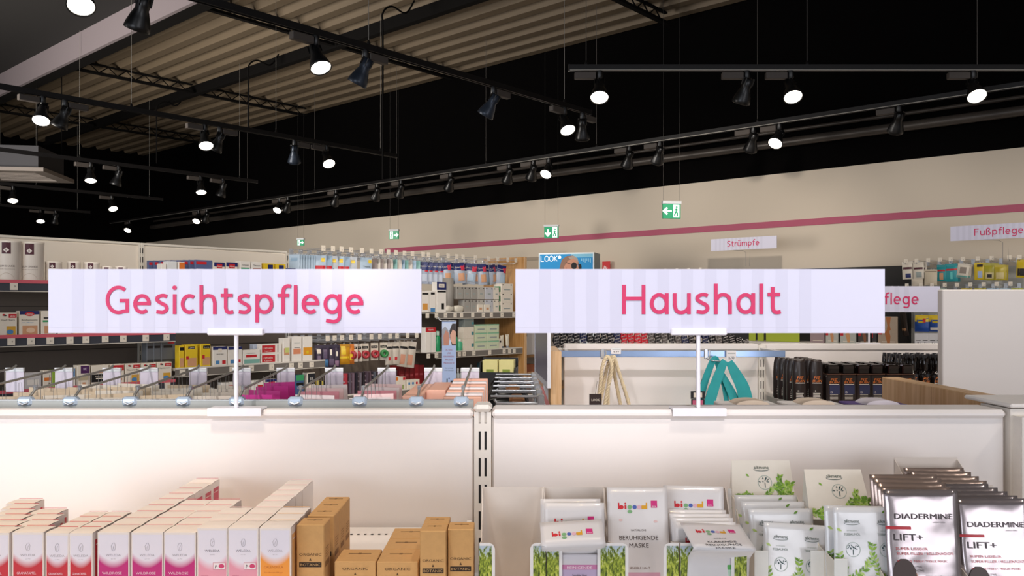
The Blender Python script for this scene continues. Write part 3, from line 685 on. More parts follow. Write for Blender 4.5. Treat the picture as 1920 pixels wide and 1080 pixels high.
def sachet(w, h, t, mat, edge=.006, seed=0):
    """pillow shaped sealed sachet standing on z=0, facing -y; returns builder and surface function"""
    rnd = random.Random(seed); ph = [rnd.uniform(0, 6) for _ in range(4)]
    def yf(x, z):
        u = min(1, abs(x)/(w/2)); v = min(1, abs(z-h/2)/(h/2))
        e = (1-u**6)*(1-v**8)
        return -t/2*e*(.75+.25*math.cos(u*PI/2))-.0009*e*math.sin(x*90+ph[0])*math.sin(z*70+ph[1])+.0012*math.sin(z*20+ph[2])*math.sin(x*14+ph[3])
    m = MB(); nx, nz = 13, 17; vs = []; fs = []
    for i in range(nx):
        for j in range(nz):
            x = -w/2+w*i/(nx-1); z = h*j/(nz-1); vs.append((x, yf(x, z)-.0001, z))
    o = len(vs)
    for i in range(nx):
        for j in range(nz):
            x = -w/2+w*i/(nx-1); z = h*j/(nz-1); f = yf(x, z); b_ = .0012*math.sin(z*20+ph[2])*math.sin(x*14+ph[3]); vs.append((x, -(f-b_)+b_+.0003, z))
    for i in range(nx-1):
        for j in range(nz-1):
            a = i*nz+j; fs.append((a, a+nz, a+nz+1, a+1)); fs.append((o+a, o+a+1, o+a+nz+1, o+a+nz))
    for i in range(nx-1):
        for j in (0, nz-1): a = i*nz+j; fs.append((a, o+a, o+a+nz, a+nz) if j == 0 else (a, a+nz, o+a+nz, o+a))
    for j in range(nz-1):
        for i in (0, nx-1): a = i*nz+j; fs.append((a, a+1, o+a+1, o+a) if i == 0 else (a, o+a, o+a+1, a+1))
    m.add(vs, fs, mat, True)
    return m, yf
def display_box(w, d, hb, hf, lab, x, y, lip=True, rz=0, z=None):
    """cardboard display: tall back, sloping cheeks, low front with two raised printed corners"""
    t = thing('mask_display_box', lab, 'display box', FW, (x, y, SZ2), rz); e = .0012
    MB().box(-w/2, w/2, d-e, d, 0, hb, CARD).build('back_board', t)
    for s in (-1, 1):
        m = MB(); pr = [(0, 0), (d, 0), (d, hb), (d*.94, hb*.995), (d*.55, hb*.66), (0, hf)]
        a = [(s*w/2, yy, zz) for yy, zz in pr]; b_ = [(s*(w/2-e), yy, zz) for yy, zz in pr]; k = len(pr)
        m.add(a+b_, [tuple(range(k)) if s > 0 else tuple(reversed(range(k))), tuple(range(k, 2*k)) if s < 0 else tuple(reversed(range(k, 2*k)))]+[(i, (i+1) % k, k+(i+1) % k, k+i) for i in range(k)], CARD)
        m.build('side_wall', t)
    MB().box(-w/2, w/2, 0, d, 0, e, CARD).build('base', t)
    lh = hf; cw = w*.235
    for s in (-1, 1):
        m = MB(); x0, x1 = (s*w/2, s*(w/2-cw)) if s < 0 else (s*(w/2-cw), s*w/2); r = .008
        inner = x1 if s < 0 else x0; outer = x0 if s < 0 else x1
        pts = [(outer, 0), (inner, 0), (inner, lh-r), (inner+(-s)*-1*s*0+(s)*r*.35, lh-r*.3), (inner+s*r, lh), (outer, lh)]
        fr_ = [(a, -.0008, b_) for a, b_ in pts]; bk = [(a, 0, b_) for a, b_ in pts]; k = len(pts)
        rev = (lambda q: q) if s > 0 else (lambda q: tuple(reversed(q)))
        m.add(fr_+bk, [rev(tuple(reversed(range(k)))), rev(tuple(range(k, 2*k)))]+[rev((i, (i+1) % k, k+(i+1) % k, k+i)) for i in range(k)], M('#eee9e6', .5))
        a0, a1 = sorted((outer, inner+s*.0045)); m.rect(a0, a1, .0, lh-.004, -.0010, MEADOW if lip else M('#e9e6e2'))
        m.build('front_flap', t)
    m = MB().box(-w/2+cw, w/2-cw, -.0008, 0, 0, hf*.42, M('#eee9e6', .5)); m.build('front_strip', t)
    return t
fy = 1.20
cxs = [PXW(961, fy), PXW(1087, fy), PXW(1211, fy), PXW(1338, fy)]
labs = ['empty white cardboard mask display box with meadow print, beside the slotted post', 'cardboard mask display box holding a tilted row of sachets, second from post',
        'cardboard mask display box with one upright calming mask sachet, third from post', 'cardboard mask display box overfilled with cleansing sachets, fourth from post']
for cx, l in zip(cxs, labs): display_box(.0945, .125, .205, .152, l, cx, fy)
SW = M('#e3dedd', .38, var=.01, bump=.15, scale=25, coat=.2)
def mask_sachet(kind, seed):
    w, h = .091, .188
    m, yf = sachet(w, h, .0045, SW, seed=seed); y = -.0005
    z = h-.032; bigood(m, -.006, z, .0085, y, yf); bipa(m, .020, z+.002, .0095, y, yf)
    if kind == 'calm':
        br = M('#4a352a', .5)
        m.text('NATÜRLICHE', 0, h-.064, .0028, br, y, yf); m.text('BERUHIGENDE', 0, h-.0765, .0065, br, y, yf, w=.058); m.text('MASKE', 0, h-.0875, .0065, br, y, yf, w=.029)
        m.text('SENSIBLE HAUT', 0, h-.118, .0032, M('#8a6f62'), y, yf); m.rect(-.03, .03, h-.130, h-.123, y, M('#e0a8bc'), yf)
        m.rect(-.03, .03, .005, h-.130, y, M('#ead0d6'), yf); m.text('mit Bio-Hopfen', 0, h-.140, .0028, M('#9a6f78'), y-.0002, yf)
        for a, b_ in ((-.026, -.048), (.026, -.050)): m.disc(a, h+b_, .003, .0018, y, M('#e6c4c0'), yf)
    elif kind == 'clean':
        bk = M('#2c2824', .5); m.text('NATÜRLICHE', 0, h-.048, .0022, bk, y, yf)
        m.text('KLÄRENDE', 0, h-.058, .0052, bk, y, yf, w=.042); m.text('REINIGUNGS', 0, h-.0665, .0052, bk, y, yf, w=.052); m.text('MASKE', 0, h-.075, .0052, bk, y, yf, w=.028)
    return m
def bend(mb, zc, ang):
    a = math.radians(ang); out = []
    for x, y, z in mb.v:
        if z > zc: d = z-zc; out.append((x, d*math.sin(a)+y*math.cos(a), zc+d*math.cos(a)-y*math.sin(a)))
        else: out.append((x, y+min((zc-z)*2.5, .028), z))
    mb.v = out; return mb
def place_sachet(name, mb_or_o, loc, rx, rz, lab, group, ry=0):
    o = mb_or_o.build(name) if isinstance(mb_or_o, MB) else dup(mb_or_o)
    put(o, FW, loc, rz, rx, ry); tag(o, lab, 'sachet', group); return o
gm = 'white face mask sachets with coloured lettering'
c1 = place_sachet('mask_sachet', mask_sachet('calm', 3), (cxs[2]-.002, fy+.028, SZ2+.033), math.radians(-14), .0, 'upright white calming mask sachet with brown lettering, alone in third display box', gm)
# second box: sachets leaning, tops folded forward
place_sachet('mask_sachet', bend(mask_sachet('plain', 6), .134, 60), (cxs[1]-.002, fy-.012, SZ2+.014), 0, .0, 'white mask sachet folded back at mid height, front one in second display box', gm, ry=math.radians(-3))
c2 = place_sachet('mask_sachet', mask_sachet('plain', 5), (cxs[1]-.004, fy+.045, SZ2+.008), math.radians(-4), .0, 'white mask sachet with half covered logo, behind the folded one in second box', gm)
for k, (dy, dz, l) in enumerate(((.060, .010, 'white mask sachet at the back of second display box'),)):
    place_sachet('mask_sachet', c2, (cxs[1]-.008, fy+dy, SZ2+dz), math.radians(-5-3*k), .02*k, l, gm)
# lower label visible in the front window of the second box
def label_card(x, y, top, mid, low, lab):
    t = thing('mask_carton', lab, 'carton', FW, (x, y, SZ2+.0012))
    m = MB().bbox(-.026, .026, -.002, .004, 0, .133, M('#dcd6da', .5), .001); yy = -.0023
    m.rect(-.0255, .0255, .112, .119, yy, M(mid[0])); m.text(mid[1], 0, .1135, .0035, M('#f4e8ee'), yy-.0003, w=.036)
    m.rect(-.0255, .0255, .0, .112, yy, M(low)); m.text(top[0], 0, .103, .0028, INK, yy-.0003); m.text(top[1], 0, .096, .0026, INK, yy-.0003, w=.04); m.text(top[2], 0, .0905, .0026, INK, yy-.0003, w=.044)
    m.build('front_panel', t); return t
label_card(cxs[1], fy+.004, ('Sensible Haut', 'BERUHIGENDE', 'NATÜRLICHE PFLEGE'), ('#c77ba6', 'REINIGENDE'), '#b9a6c4', 'pink and lilac info card standing in the window of second display box')
place_sachet('mask_sachet', bend(mask_sachet('clean', 9), .112, 74), (cxs[3]+.006, fy-.026, SZ2+.036), 0, .10, 'creased white cleansing mask sachet folded back, front of fourth display box', gm, ry=math.radians(3))
c3 = place_sachet('mask_sachet', mask_sachet('clean', 10), (cxs[3]-.002, fy+.034, SZ2-.018), math.radians(-4), -.02, 'white cleansing mask sachet directly behind the folded one in fourth box', gm)
fourth = [('third cleansing sachet from the front', .040, -.014, -.003, -5), ('fourth cleansing sachet from the front', .047, -.010, -.006, -6),
          ('fifth cleansing sachet from the front', .054, -.006, -.010, -7), ('tallest sachet at the back, its logo in full view,', .062, .028, -.012, -9)]
for k, (l, dy, dz, dx, a) in enumerate(fourth):
    place_sachet('mask_sachet', c3, (cxs[3]+dx, fy+dy, SZ2+dz), math.radians(a), -.03*k, l+' in overfilled fourth display box', gm)
label_card(cxs[3]+.0, fy+.0035, ('UNREINE HAUT', 'mit Zink', 'NATÜRLICH'), ('#5fae5a', 'GÄNSEBLÜMCHEN'), '#bcd8c0', 'green and white info card standing in the window of fourth display box')
# ------------------------------------------------------------------ leafy header displays
LEAF = [M('#9ac24a', .5), M('#7fb03a', .5), M('#b9d37c', .5), M('#6c9a34', .5)]
def leaf(m, x, z, a, L_, y, col, yf=None):
    ca, sa = math.cos(a), math.sin(a); P = [(0, 0), (.3, .2), (.6, .2), (1, 0), (.6, -.2), (.3, -.2)]
    m.poly([(x+(p*ca-q*sa)*L_, (yf(x, z) if yf else 0)+y, z+(p*sa+q*ca)*L_) for p, q in P], col)
def leafy(m, pts, y, seed, yf=None, n=3, L_=.0085, t=.0012):
    rnd = random.Random(seed); P = crom([(a, b_) for a, b_ in pts], 5)
    for a, b_ in zip(P, P[1:]):
        d = (b_-a).normalized(); q = Vector((-d.y, d.x))*t/2
        m.poly([(v.x, (yf(v.x, v.y) if yf else 0)+y, v.y) for v in (a+q, a-q, b_-q, b_+q)], M('#b4cf8a', .5))
    for i in range(1, len(P)-1, max(1, 5//n)):
        d = (P[i+1]-P[i]).normalized(); an = math.atan2(d.y, d.x)
        for s in (-1, 1): leaf(m, P[i].x, P[i].y, an+s*rnd.uniform(.6, 1.1), L_*rnd.uniform(.7, 1.15), y-.0001, rnd.choice(LEAF), yf)
def tree_badge(m, cx, cz, r, y, yf=None):
    g = M('#9fb1a8', .5); bl = M('#3d5a5c', .5)
    pts = arc(cx, cz, r, r, 0, 360, 20)
    for a, b_ in zip(pts, pts[1:]):
        k = 1-.07
        m.poly([(p[0], (yf(p[0], p[1]) if yf else 0)+y, p[1]) for p in (a, b_, (cx+(b_[0]-cx)*k, cz+(b_[1]-cz)*k), (cx+(a[0]-cx)*k, cz+(a[1]-cz)*k))], g)
    m.rect(cx-r*.06, cx+r*.06, cz-r*.7, cz, y, bl, yf)
    rnd = random.Random(int(cx*1e5) & 255)
    for k in range(16):
        a = rnd.uniform(0, PI); q = rnd.uniform(.15, .75)*r; leaf(m, cx+q*math.cos(a), cz+q*math.sin(a)*.9-r*.05, a, r*.28, y-.0001, bl, yf)
def alkmene_logo(m, cx, z, w, y, yf=None):
    dk = M('#27453c', .5)
    m.text('alkmene', cx, z, w*.22, dk, y, yf, w=w*.92)
    pts = [(cx+w*.5*math.cos(a), z-w*.02-w*.16*math.sin(a)*0-w*.12*math.sin(a)) for a in [PI*i/10 for i in range(11)]]
    for a, b_ in zip(pts, pts[1:]):
        m.poly([(p[0], (yf(p[0], p[1]) if yf else 0)+y, p[1]) for p in (a, b_, (b_[0], b_[1]+w*.03), (a[0], a[1]+w*.03))], dk)
def leafy_display(x, y, w, d, hb, htop, lab, seed, lean):
    t = thing('leafy_display_box', lab, 'display box', FW, (x, y, SZ2), 0); e = .0012; cf = M('#e9e2d6', .55)
    MB().box(-w/2, w/2, d-e, d, 0, hb, cf).build('back_board', t)
    MB().box(-w/2, w/2, 0, d, 0, e, cf).build('base', t)
    for s in (-1, 1):
        pr = [(0, 0), (d, 0), (d, hb), (d*.8, hb), (d*.45, .13), (0, .125)]
        a = [(s*w/2, yy, zz) for yy, zz in pr]; b_ = [(s*(w/2-e), yy, zz) for yy, zz in pr]; k = len(pr); m = MB()
        m.add(a+b_, [tuple(range(k)) if s > 0 else tuple(reversed(range(k))), tuple(range(k, 2*k)) if s < 0 else tuple(reversed(range(k, 2*k)))]+[(i, (i+1) % k, k+(i+1) % k, k+i) for i in range(k)], cf)
        m.build('side_wall', t)
    # folded header card: printed slope in front, closed at its ends
    yb = d; yf_ = d-lean; z0 = hb-.004; z1 = htop; zf = hb-.012
    m = MB(); L_ = math.hypot(yb-yf_, z1-zf); T = Matrix.Translation((0, yf_, zf)) @ Matrix.Rotation(-math.atan2(yb-yf_, z1-zf), 4, 'X')
    q = MB(); wt = w*.92
    q.poly([(-w/2, 0, 0), (w/2, 0, 0), (wt/2, 0, L_), (-wt/2, 0, L_)], cf)
    q.poly([(-w/2, .001, 0), (-wt/2, .001, L_), (wt/2, .001, L_), (w/2, .001, 0)], cf)
    alkmene_logo(q, 0, L_-.014, .026, -.0006); tree_badge(q, .004, L_-.036, .0115, -.0006); leaf(q, -.026, L_-.022, -.8, .007, -.0006, LEAF[1])
    leafy(q, [(.046, .0), (.038, .012), (.030, .020), (.022, .026)], -.0007, seed); leafy(q, [(-.02, .004), (.0, .004), (.02, .008), (.045, .014)], -.0008, seed+3)
    leafy(q, [(-.046, .010), (-.030, .006), (-.018, .012)], -.0007, seed+9); leafy(q, [(.010, .004), (.026, .010), (.040, .022), (.046, .034)], -.0008, seed+12)
    leafy(q, [(.047, .018), (.036, .026), (.028, .036), (.030, .046)], -.0010, seed+14, L_=.007); leafy(q, [(.0, .012), (.012, .020), (.022, .032)], -.0009, seed+16, L_=.0065); leafy(q, [(-.046, .016), (-.036, .012), (-.024, .018)], -.0007, seed+18, L_=.006)
    leafy(q, [(.044, .008), (.043, .02), (.036, .032)], -.0009, seed+5)
    q.v = [tuple(T @ Vector(v)) for v in q.v]; q.build('header_card', t)
    m = MB()
    for s in (-1, 1): m.poly([(s*w/2, yf_, zf), (s*w/2, yb, zf), (s*wt/2, yb, z1)][::s], cf); m.poly([(s*w/2-s*.001, yf_, zf), (s*w/2-s*.001, yb, zf), (s*wt/2-s*.001, yb, z1)][::-s], cf)
    m.build('header_gusset', t)
    for s in (-1, 1):
        a0, a1 = sorted((s*w/2, s*w*.30)); m = MB().bbox(a0, a1, -.001, .0005, 0, .128, M('#e8e8e4', .5), .0005); m.build('front_flap', t)
    m = MB(); m.box(-w*.30, w*.30, -.001, 0, 0, .06, M('#e8e8e4', .5)); m.build('front_strip', t)
    return t
dA = PXW(1436, 1.36); dB = PXW(1565, 1.33)
leafy_display(dA, 1.245, .104, .145, .180, .235, 'leaf-printed display box with raised tree header card, left and rear of two', 11, .022)
leafy_display(dB, 1.205, .098, .135, .172, .230, 'leaf-printed display box with raised tree header card, right and nearer of two', 23, .040)
SA = M('#e4e5e8', .26, .04, var=.02, bump=.3, scale=30, coat=.4)
def twin_sachet(seed):
    w, h = .100, .150; m, yf = sachet(w, h, .004, SA, seed=seed)
    for s in (-1, 1):
        cx = s*.024; alkmene_logo(m, cx, h-.022, .023, -.0007, yf)
        m.text('NATURKOSMETIK', cx, h-.034, .0013, M('#8a9a90'), -.0006, yf); m.text('TEEBAUMÖL', cx, h-.040, .0035, M('#6f7f78'), -.0006, yf, w=.024)
        tree_badge(m, cx+.001, h-.060, .0105, -.0006, yf)
    leafy(m, [(-.046, .03), (-.02, .055), (0, .07), (.005, .10)], -.0008, seed, yf); leafy(m, [(-.02, .035), (.02, .05), (.044, .075)], -.0008, seed+1, yf)
    leafy(m, [(-.047, .012), (-.03, .03), (-.036, .06), (-.044, .085)], -.0007, seed+4, yf); leafy(m, [(-.01, .01), (.012, .03), (.012, .06), (.004, .085)], -.0008, seed+6, yf); leafy(m, [(.01, .008), (.034, .014), (.047, .028)], -.0008, seed+7, yf)
    leafy(m, [(0, .03), (.03, .035), (.047, .055), (.046, .1)], -.0009, seed+2, yf); leaf(m, .020, h-.008, .6, .008, -.0007, LEAF[3], yf); leaf(m, -.046, h-.030, -.5, .009, -.0007, LEAF[2], yf)
    return m
ga = 'leaf-printed twin face mask sachets'
a1 = place_sachet('twin_sachet', twin_sachet(31), (dA+.010, 1.245+.006, SZ2+.012), math.radians(-8), .04, 'shiny leaf-printed twin sachet, front one in the left leafy display', ga, ry=math.radians(4))
a1b = a1
for k in range(4):
    place_sachet('twin_sachet', a1, (dA+.004-.004*k, 1.270+.022*k, SZ2+.030+.0055*k), math.radians(-10-2*k), .03-.02*k,
                 'leaf-printed twin sachet, %s one in the left leafy display' % ('second', 'third', 'fourth', 'rear')[k], ga)
a2 = place_sachet('twin_sachet', a1, (dB+.006, 1.205+.004, SZ2+.048), math.radians(-5), -.03, 'shiny leaf-printed twin sachet, front one in the right leafy display', ga)
place_sachet('twin_sachet', a1, (dB-.000, 1.225, SZ2+.046), math.radians(-6), -.05, 'leaf-printed twin sachet peeping behind the front one in the right leafy display', ga)
# ------------------------------------------------------------------ silver mask pouches
FOIL = M('#b3a9ab', .2, .75, var=.08, bump=.8, scale=15)
FOILD = M('#a09a9c', .2, .85, var=.05, bump=.5, scale=30)
def pouch(seed):
    w, h = .105, .165; m, yf = sachet(w, h, .008, FOIL, seed=seed); y = -.0015; dk = M('#3b3437', .4); rd = M('#c02f3a', .4)
    m.text('DIADERMINE', .001, h-.041, .0078, dk, y, yf, w=.082); m.text('LABORATOIRES', .022, h-.0465, .0018, dk, y, yf)
    m.rect(-.0525, -.018, h-.0555, h-.0515, y, rd, yf); m.text('LIFT+', -.022, h-.071, .0095, dk, y, yf, w=.040)
    m.text('SUPER LISSEUR', -.018, h-.084, .0036, rd, y, yf, w=.044); m.text('SUPER FILLER / RELLENADOR', .001, h-.091, .0036, rd, y, yf, w=.080)
    m.text('MASQUE TISSU / TISSUE MASK', -.004, h-.101, .0030, rd, y, yf, w=.070); m.text('WITH ACTIVE', -.016, h-.109, .0026, dk, y, yf); m.text('HYALURON ACTIVE', -.018, h-.114, .0026, dk, y, yf)
    m.disc(-.030, h-.122, .017, .026, y, M('#3a2620', .4), yf); m.disc(-.020, h-.128, .010, .016, y-.0003, M('#c08a72', .4), yf); m.disc(-.016, h-.122, .0035, .0016, y-.0005, INK, yf)
    m.text('hydrate and smooth', .012, h-.121, .002, dk, y, yf)
    return m
t = thing('pouch_display_box', 'white cardboard display box around the front silver mask pouches', 'display box', FW, (PXW(1735, 1.2), 1.185, SZ2), .0)
MB().box(-.060, .060, .0, .13, 0, .001, CARD).build('base', t)
MB().add([(.060, -.002, 0), (.060, .14, 0), (.060, .14, .15), (.060, -.002, .10), (.059, -.002, 0), (.059, .14, 0), (.059, .14, .15), (.059, -.002, .10)], [(0, 1, 2, 3), (7, 6, 5, 4), (3, 2, 6, 7), (0, 3, 7, 4)], CARD).build('side_wall', t)
MB().add([(-.060, -.002, 0), (-.060, .14, 0), (-.060, .14, .15), (-.060, -.002, .10), (-.059, -.002, 0), (-.059, .14, 0), (-.059, .14, .15), (-.059, -.002, .10)], [(3, 2, 1, 0), (4, 5, 6, 7), (3, 7, 6, 2), (0, 4, 7, 3)], CARD).build('side_wall', t)
gp = 'silver tissue mask pouches'
def brown_reflection(o):
    o.data = REFL; return o
REFLm = pouch(43); REFLm.mats[0] = M('#b5a198', .26, .7, var=.12, bump=.8, scale=18); REFLo = REFLm.build('foil_pouch'); REFL = REFLo.data; bpy.data.objects.remove(REFLo)  # silver foil with its brownish reflections put into the colour
p1 = place_sachet('foil_pouch', pouch(41), (PXW(1731, 1.2), 1.192, SZ2+.062), math.radians(-6), -.02, 'silver mask pouch with pink-tinted reflections, front one left of the two full fronts', gp)
xs = .592
FD = M('#b09a92', .3, .6, var=.1, bump=.6, scale=25)
for k, l in enumerate(('silver pouch right behind the left full-front one', 'silver pouch in the left bundle, third from front', 'silver pouch in the left bundle, fourth from front', 'reddish-looking silver pouch at the rear of the left bundle')):
    brown_reflection(place_sachet('foil_pouch', p1, (xs+.005*k, 1.212+.022*k, SZ2+.060+.002*k), math.radians(-7-k), .05-.02*k, l, gp))
t = thing('pouch_display_box', 'white cardboard tray holding the right bundle of silver pouches', 'display box', FW, (PXW(1848, 1.25), 1.2, SZ2), .0)
MB().box(-.062, .062, .0, .14, 0, .001, CARD).build('base', t)
MB().box(-.062, .062, .139, .14, 0, .205, CARD).build('back_board', t)
MB().add([(.062, .0, 0), (.062, .14, 0), (.062, .14, .20), (.062, .0, .12), (.061, .0, 0), (.061, .14, 0), (.061, .14, .20), (.061, .0, .12)], [(0, 1, 2, 3), (7, 6, 5, 4), (3, 2, 6, 7), (0, 3, 7, 4)], CARD).build('side_wall', t)
for k, l in enumerate(('silver pouch with cream reflections, front one of the right bundle', 'silver pouch, second of the right bundle', 'silver pouch, third of the right bundle', 'silver pouch, fourth of the right bundle', 'silver pouch, rearmost of the right bundle')):
    place_sachet('foil_pouch', p1, (PXW(1848, 1.26)-.004-.001*k, 1.212+.023*k, SZ2+(.044 if k == 0 else .042+.001*k)), math.radians(-9), -.02+.01*k, l, gp)
t = thing('pouch_display_box', 'white cardboard display of pouches standing at the back near the panel', 'display box', FW, (PXW(1768, 1.43), 1.37, SZ2), .0)
MB().box(-.056, .056, .0, .12, 0, .001, CARD).build('base', t)
MB().box(-.056, .056, .119, .12, 0, .222, CARD).build('back_board', t)
for s in (-1, 1): MB().add([(s*.056, .0, 0), (s*.056, .12, 0), (s*.056, .12, .22), (s*.056, .0, .14), (s*.055, .0, 0), (s*.055, .12, 0), (s*.055, .12, .22), (s*.055, .0, .14)], [(0, 1, 2, 3), (7, 6, 5, 4), (3, 2, 6, 7), (0, 3, 7, 4)], CARD).build('side_wall', t)
for k in range(4): brown_reflection(place_sachet('foil_pouch', p1, (PXW(1768, 1.43)+.002-.001*k, 1.380+.022*k, SZ2+.036+.003*k), math.radians(-5), 0, 'silver pouch, %s of bundle at the back panel' % ('front', 'second', 'third', 'rear')[k], gp))
# ================================================================== long wall shelf on the left (frame FA)
SB_, SF = 4.70, 4.30
STRIP = M('#3c3e46', .4)
UP = M('#dcd5c8', .45); PAN = M('#ddd3c4', .6, var=.01, scale=3)
secs = [-.75, .21, 1.19, 2.17, 3.13, 4.07, 5.0]
secn = ['first', 'second', 'third', 'fourth', 'fifth', 'last']
def tags(par, xs, y, z, s=.032):
    for i, x in enumerate(xs):
        m = MB(); m.box(x-s/2, x+s/2, y-.002, y, z-s, z, TAGW); m.text(str([9, 6, 22, 8, 6, 5, 19, 17, 4, 3][i % 10]), x+.004, z-s*.62, s*.28, INK, y-.0022); m.build('price_tag', par)
def wall_section(i, shelves, tops, lab):
    x0, x1 = secs[i], secs[i+1]; w = (x1-x0)/2
    t = thing('wall_shelf_unit', lab, 'shelf unit', FA, ((x0+x1)/2, SB_, 0))
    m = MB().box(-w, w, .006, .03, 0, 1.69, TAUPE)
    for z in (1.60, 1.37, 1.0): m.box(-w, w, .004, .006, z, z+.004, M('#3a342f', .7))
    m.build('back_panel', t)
    if tops: MB().bbox(-w+.006, w-.006, -.002, .03, 1.69, 1.945, PAN, .006).bbox(-w, w, -.004, .05, 1.945, 1.96, UP, .004).build('upper_panel', t)
    m = MB()
    for a in (-.006, .006): m.box(-w+a-.010, -w+a-.002, -.012, .006, 0, 1.95, UP)
    m.box(-w-.016, -w+.016, -.008, .006, 0, 1.95, UP)
    z = .6
    while z < 1.92:
        for a in (-.007, .007): m.box(-w+a-.002, -w+a+.002, -.0125, -.012, z, z+.03, BLACK)
        z += .05
    m.build('upright', t)
    for z, rail, tg, dep in shelves:
        m = MB().box(-w, w, -dep, -.004, z-.012, z, M('#b9b2a6', .5)).box(-w, w, -dep-.004, -dep, z-.042, z+.003, STRIP if rail else M('#77716a', .4)).box(-w, w, -dep-.006, -dep-.001, z-.046, z-.042, M('#cfc8ba', .4))
        if not rail: m.box(-w, w, -dep-.006, -dep, z-.004, z+.004, M('#ddd6ca', .4))
        s = m.build('shelf', t)
        if rail: MB().box(-w, w, -dep-.006, -dep-.004, z-.006, z+.010, PINKRAIL).build('rail_strip', s)
        tags(s, [q-(x0+x1)/2 for q in tg], -dep-.0065, z-.006)
    MB().box(-w, w, -.42, 0, 0, .12, UP).build('plinth', t)
    return t
def xa(X, c=SF): return px(FA, X, 600, c)[0]
def za(X, Y, c=SF): return px(FA, X, Y, c)[1]
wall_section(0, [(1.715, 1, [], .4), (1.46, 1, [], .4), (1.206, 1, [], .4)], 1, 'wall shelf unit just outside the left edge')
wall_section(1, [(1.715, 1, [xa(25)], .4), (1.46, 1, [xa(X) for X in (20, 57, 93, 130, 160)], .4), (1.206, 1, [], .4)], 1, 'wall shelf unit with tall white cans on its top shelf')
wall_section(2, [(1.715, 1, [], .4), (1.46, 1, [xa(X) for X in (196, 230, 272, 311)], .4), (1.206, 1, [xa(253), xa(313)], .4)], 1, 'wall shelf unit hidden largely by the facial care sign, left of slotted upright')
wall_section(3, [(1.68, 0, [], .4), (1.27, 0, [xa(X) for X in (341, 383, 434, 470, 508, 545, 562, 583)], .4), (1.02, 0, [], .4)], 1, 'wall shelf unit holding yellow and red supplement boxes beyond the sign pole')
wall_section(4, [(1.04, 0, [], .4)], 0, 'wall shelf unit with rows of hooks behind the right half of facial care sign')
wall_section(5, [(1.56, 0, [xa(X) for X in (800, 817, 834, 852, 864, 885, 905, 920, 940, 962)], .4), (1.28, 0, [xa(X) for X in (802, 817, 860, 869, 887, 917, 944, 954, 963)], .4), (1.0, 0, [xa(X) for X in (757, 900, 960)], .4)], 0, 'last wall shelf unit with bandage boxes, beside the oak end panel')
t = thing('shelf_end_panel', 'tall oak end panel closing the long wall shelf', 'end panel', FA, (5.015, SB_, 0))
MB().bbox(-.013, .013, -.42, .02, 0, 1.99, WOOD, .002).build('board', t)
MB().box(-.0135, .0135, -.4225, -.42, 0, 1.99, WOODL).build('edge_band', t)
# ---- generic goods
def box_goods(name, lab, cat, w, d, h, base, prints=(), texts=(), side=None):
    m = MB().bbox(-w/2, w/2, -d/2, d/2, 0, h, base, .0012); y = -d/2-.0004
    for i, (a, b_, c, e, k) in enumerate(prints): m.rect(a*w/2, b_*w/2, c*h, e*h, y-.0002*i, k)
    for i, (s_, cx, z, hh, k, ww) in enumerate(texts): m.text(s_, cx*w/2, z*h, hh*h, k, y-.0002*(len(prints)+1), w=ww*w if ww else None)
    if side:
        for q in (-1, 1):
            x = q*(w/2+.0004); m.poly([(x, -q*d*.4, .1*h), (x, q*d*.4, .1*h), (x, q*d*.4, .7*h), (x, -q*d*.4, .7*h)], side)
    o = m.build(name); return tag(o, lab, cat)
cr = M('#e6dccb', .5); wh = M('#eae4da', .5); navy = M('#1d2660', .45); red = M('#c3232c', .45); yel = M('#e3c126', .45); grn = M('#3a9a62', .5); aqua = M('#a8cfc4', .5)
org = M('#dc7a30', .5); sky_ = M('#4f86b8', .5); pur = M('#4a1f55', .5); tan = M('#cf9a72', .5); lgr = M('#9aa39f', .5)
def aktiv(w, d, h, word, lab, low='#d3a23a', name='supplement_box', hbase=None):
    m = MB().bbox(-w/2, w/2, -d/2, d/2, 0, h, cr, .0012); y = -d/2-.0004
    m.disc(-w*.25, h*.90, w*.10, h*.045, y, red, None, 8); m.disc(-w*.18, h*.88, w*.09, h*.035, y-.0001, INK, None, 8)
    m.rect(w*.02, w*.47, h*.78, h*.94, y, red); m.text('aktiv', w*.25, h*.82, h*.075, M('#f4e2d8'), y-.0002, w=w*.3)
    m.text(word, -w*.02, h*.66, h*.075, INK, y, w=w*.78)
    m.rect(-w*.1, w*.42, h*.06, h*.44, y, M(low)); m.disc(w*.1, h*.2, w*.2, h*.1, y-.0002, sky_); m.rect(-w*.5+.001, w*.5-.001, 0, h*.06, y-.0001, red)
    return tag(m.build(name), lab, 'box')
def at_shelf(o, X0, X1, z, c=SF, d=.06, back=.0, rz=0):
    """stand o between picture columns X0 and X1 along the shelf"""
    x = (xa(X0, c)+xa(X1, c))/2; return put(o, FA, (x, c+d/2+back+.006, z), rz)
def wpx(X0, X1, c=SF): return xa(X1, c)-xa(X0, c)-.002
def hpx(X, Y, z, c=SF): return za(X, Y, c)-z
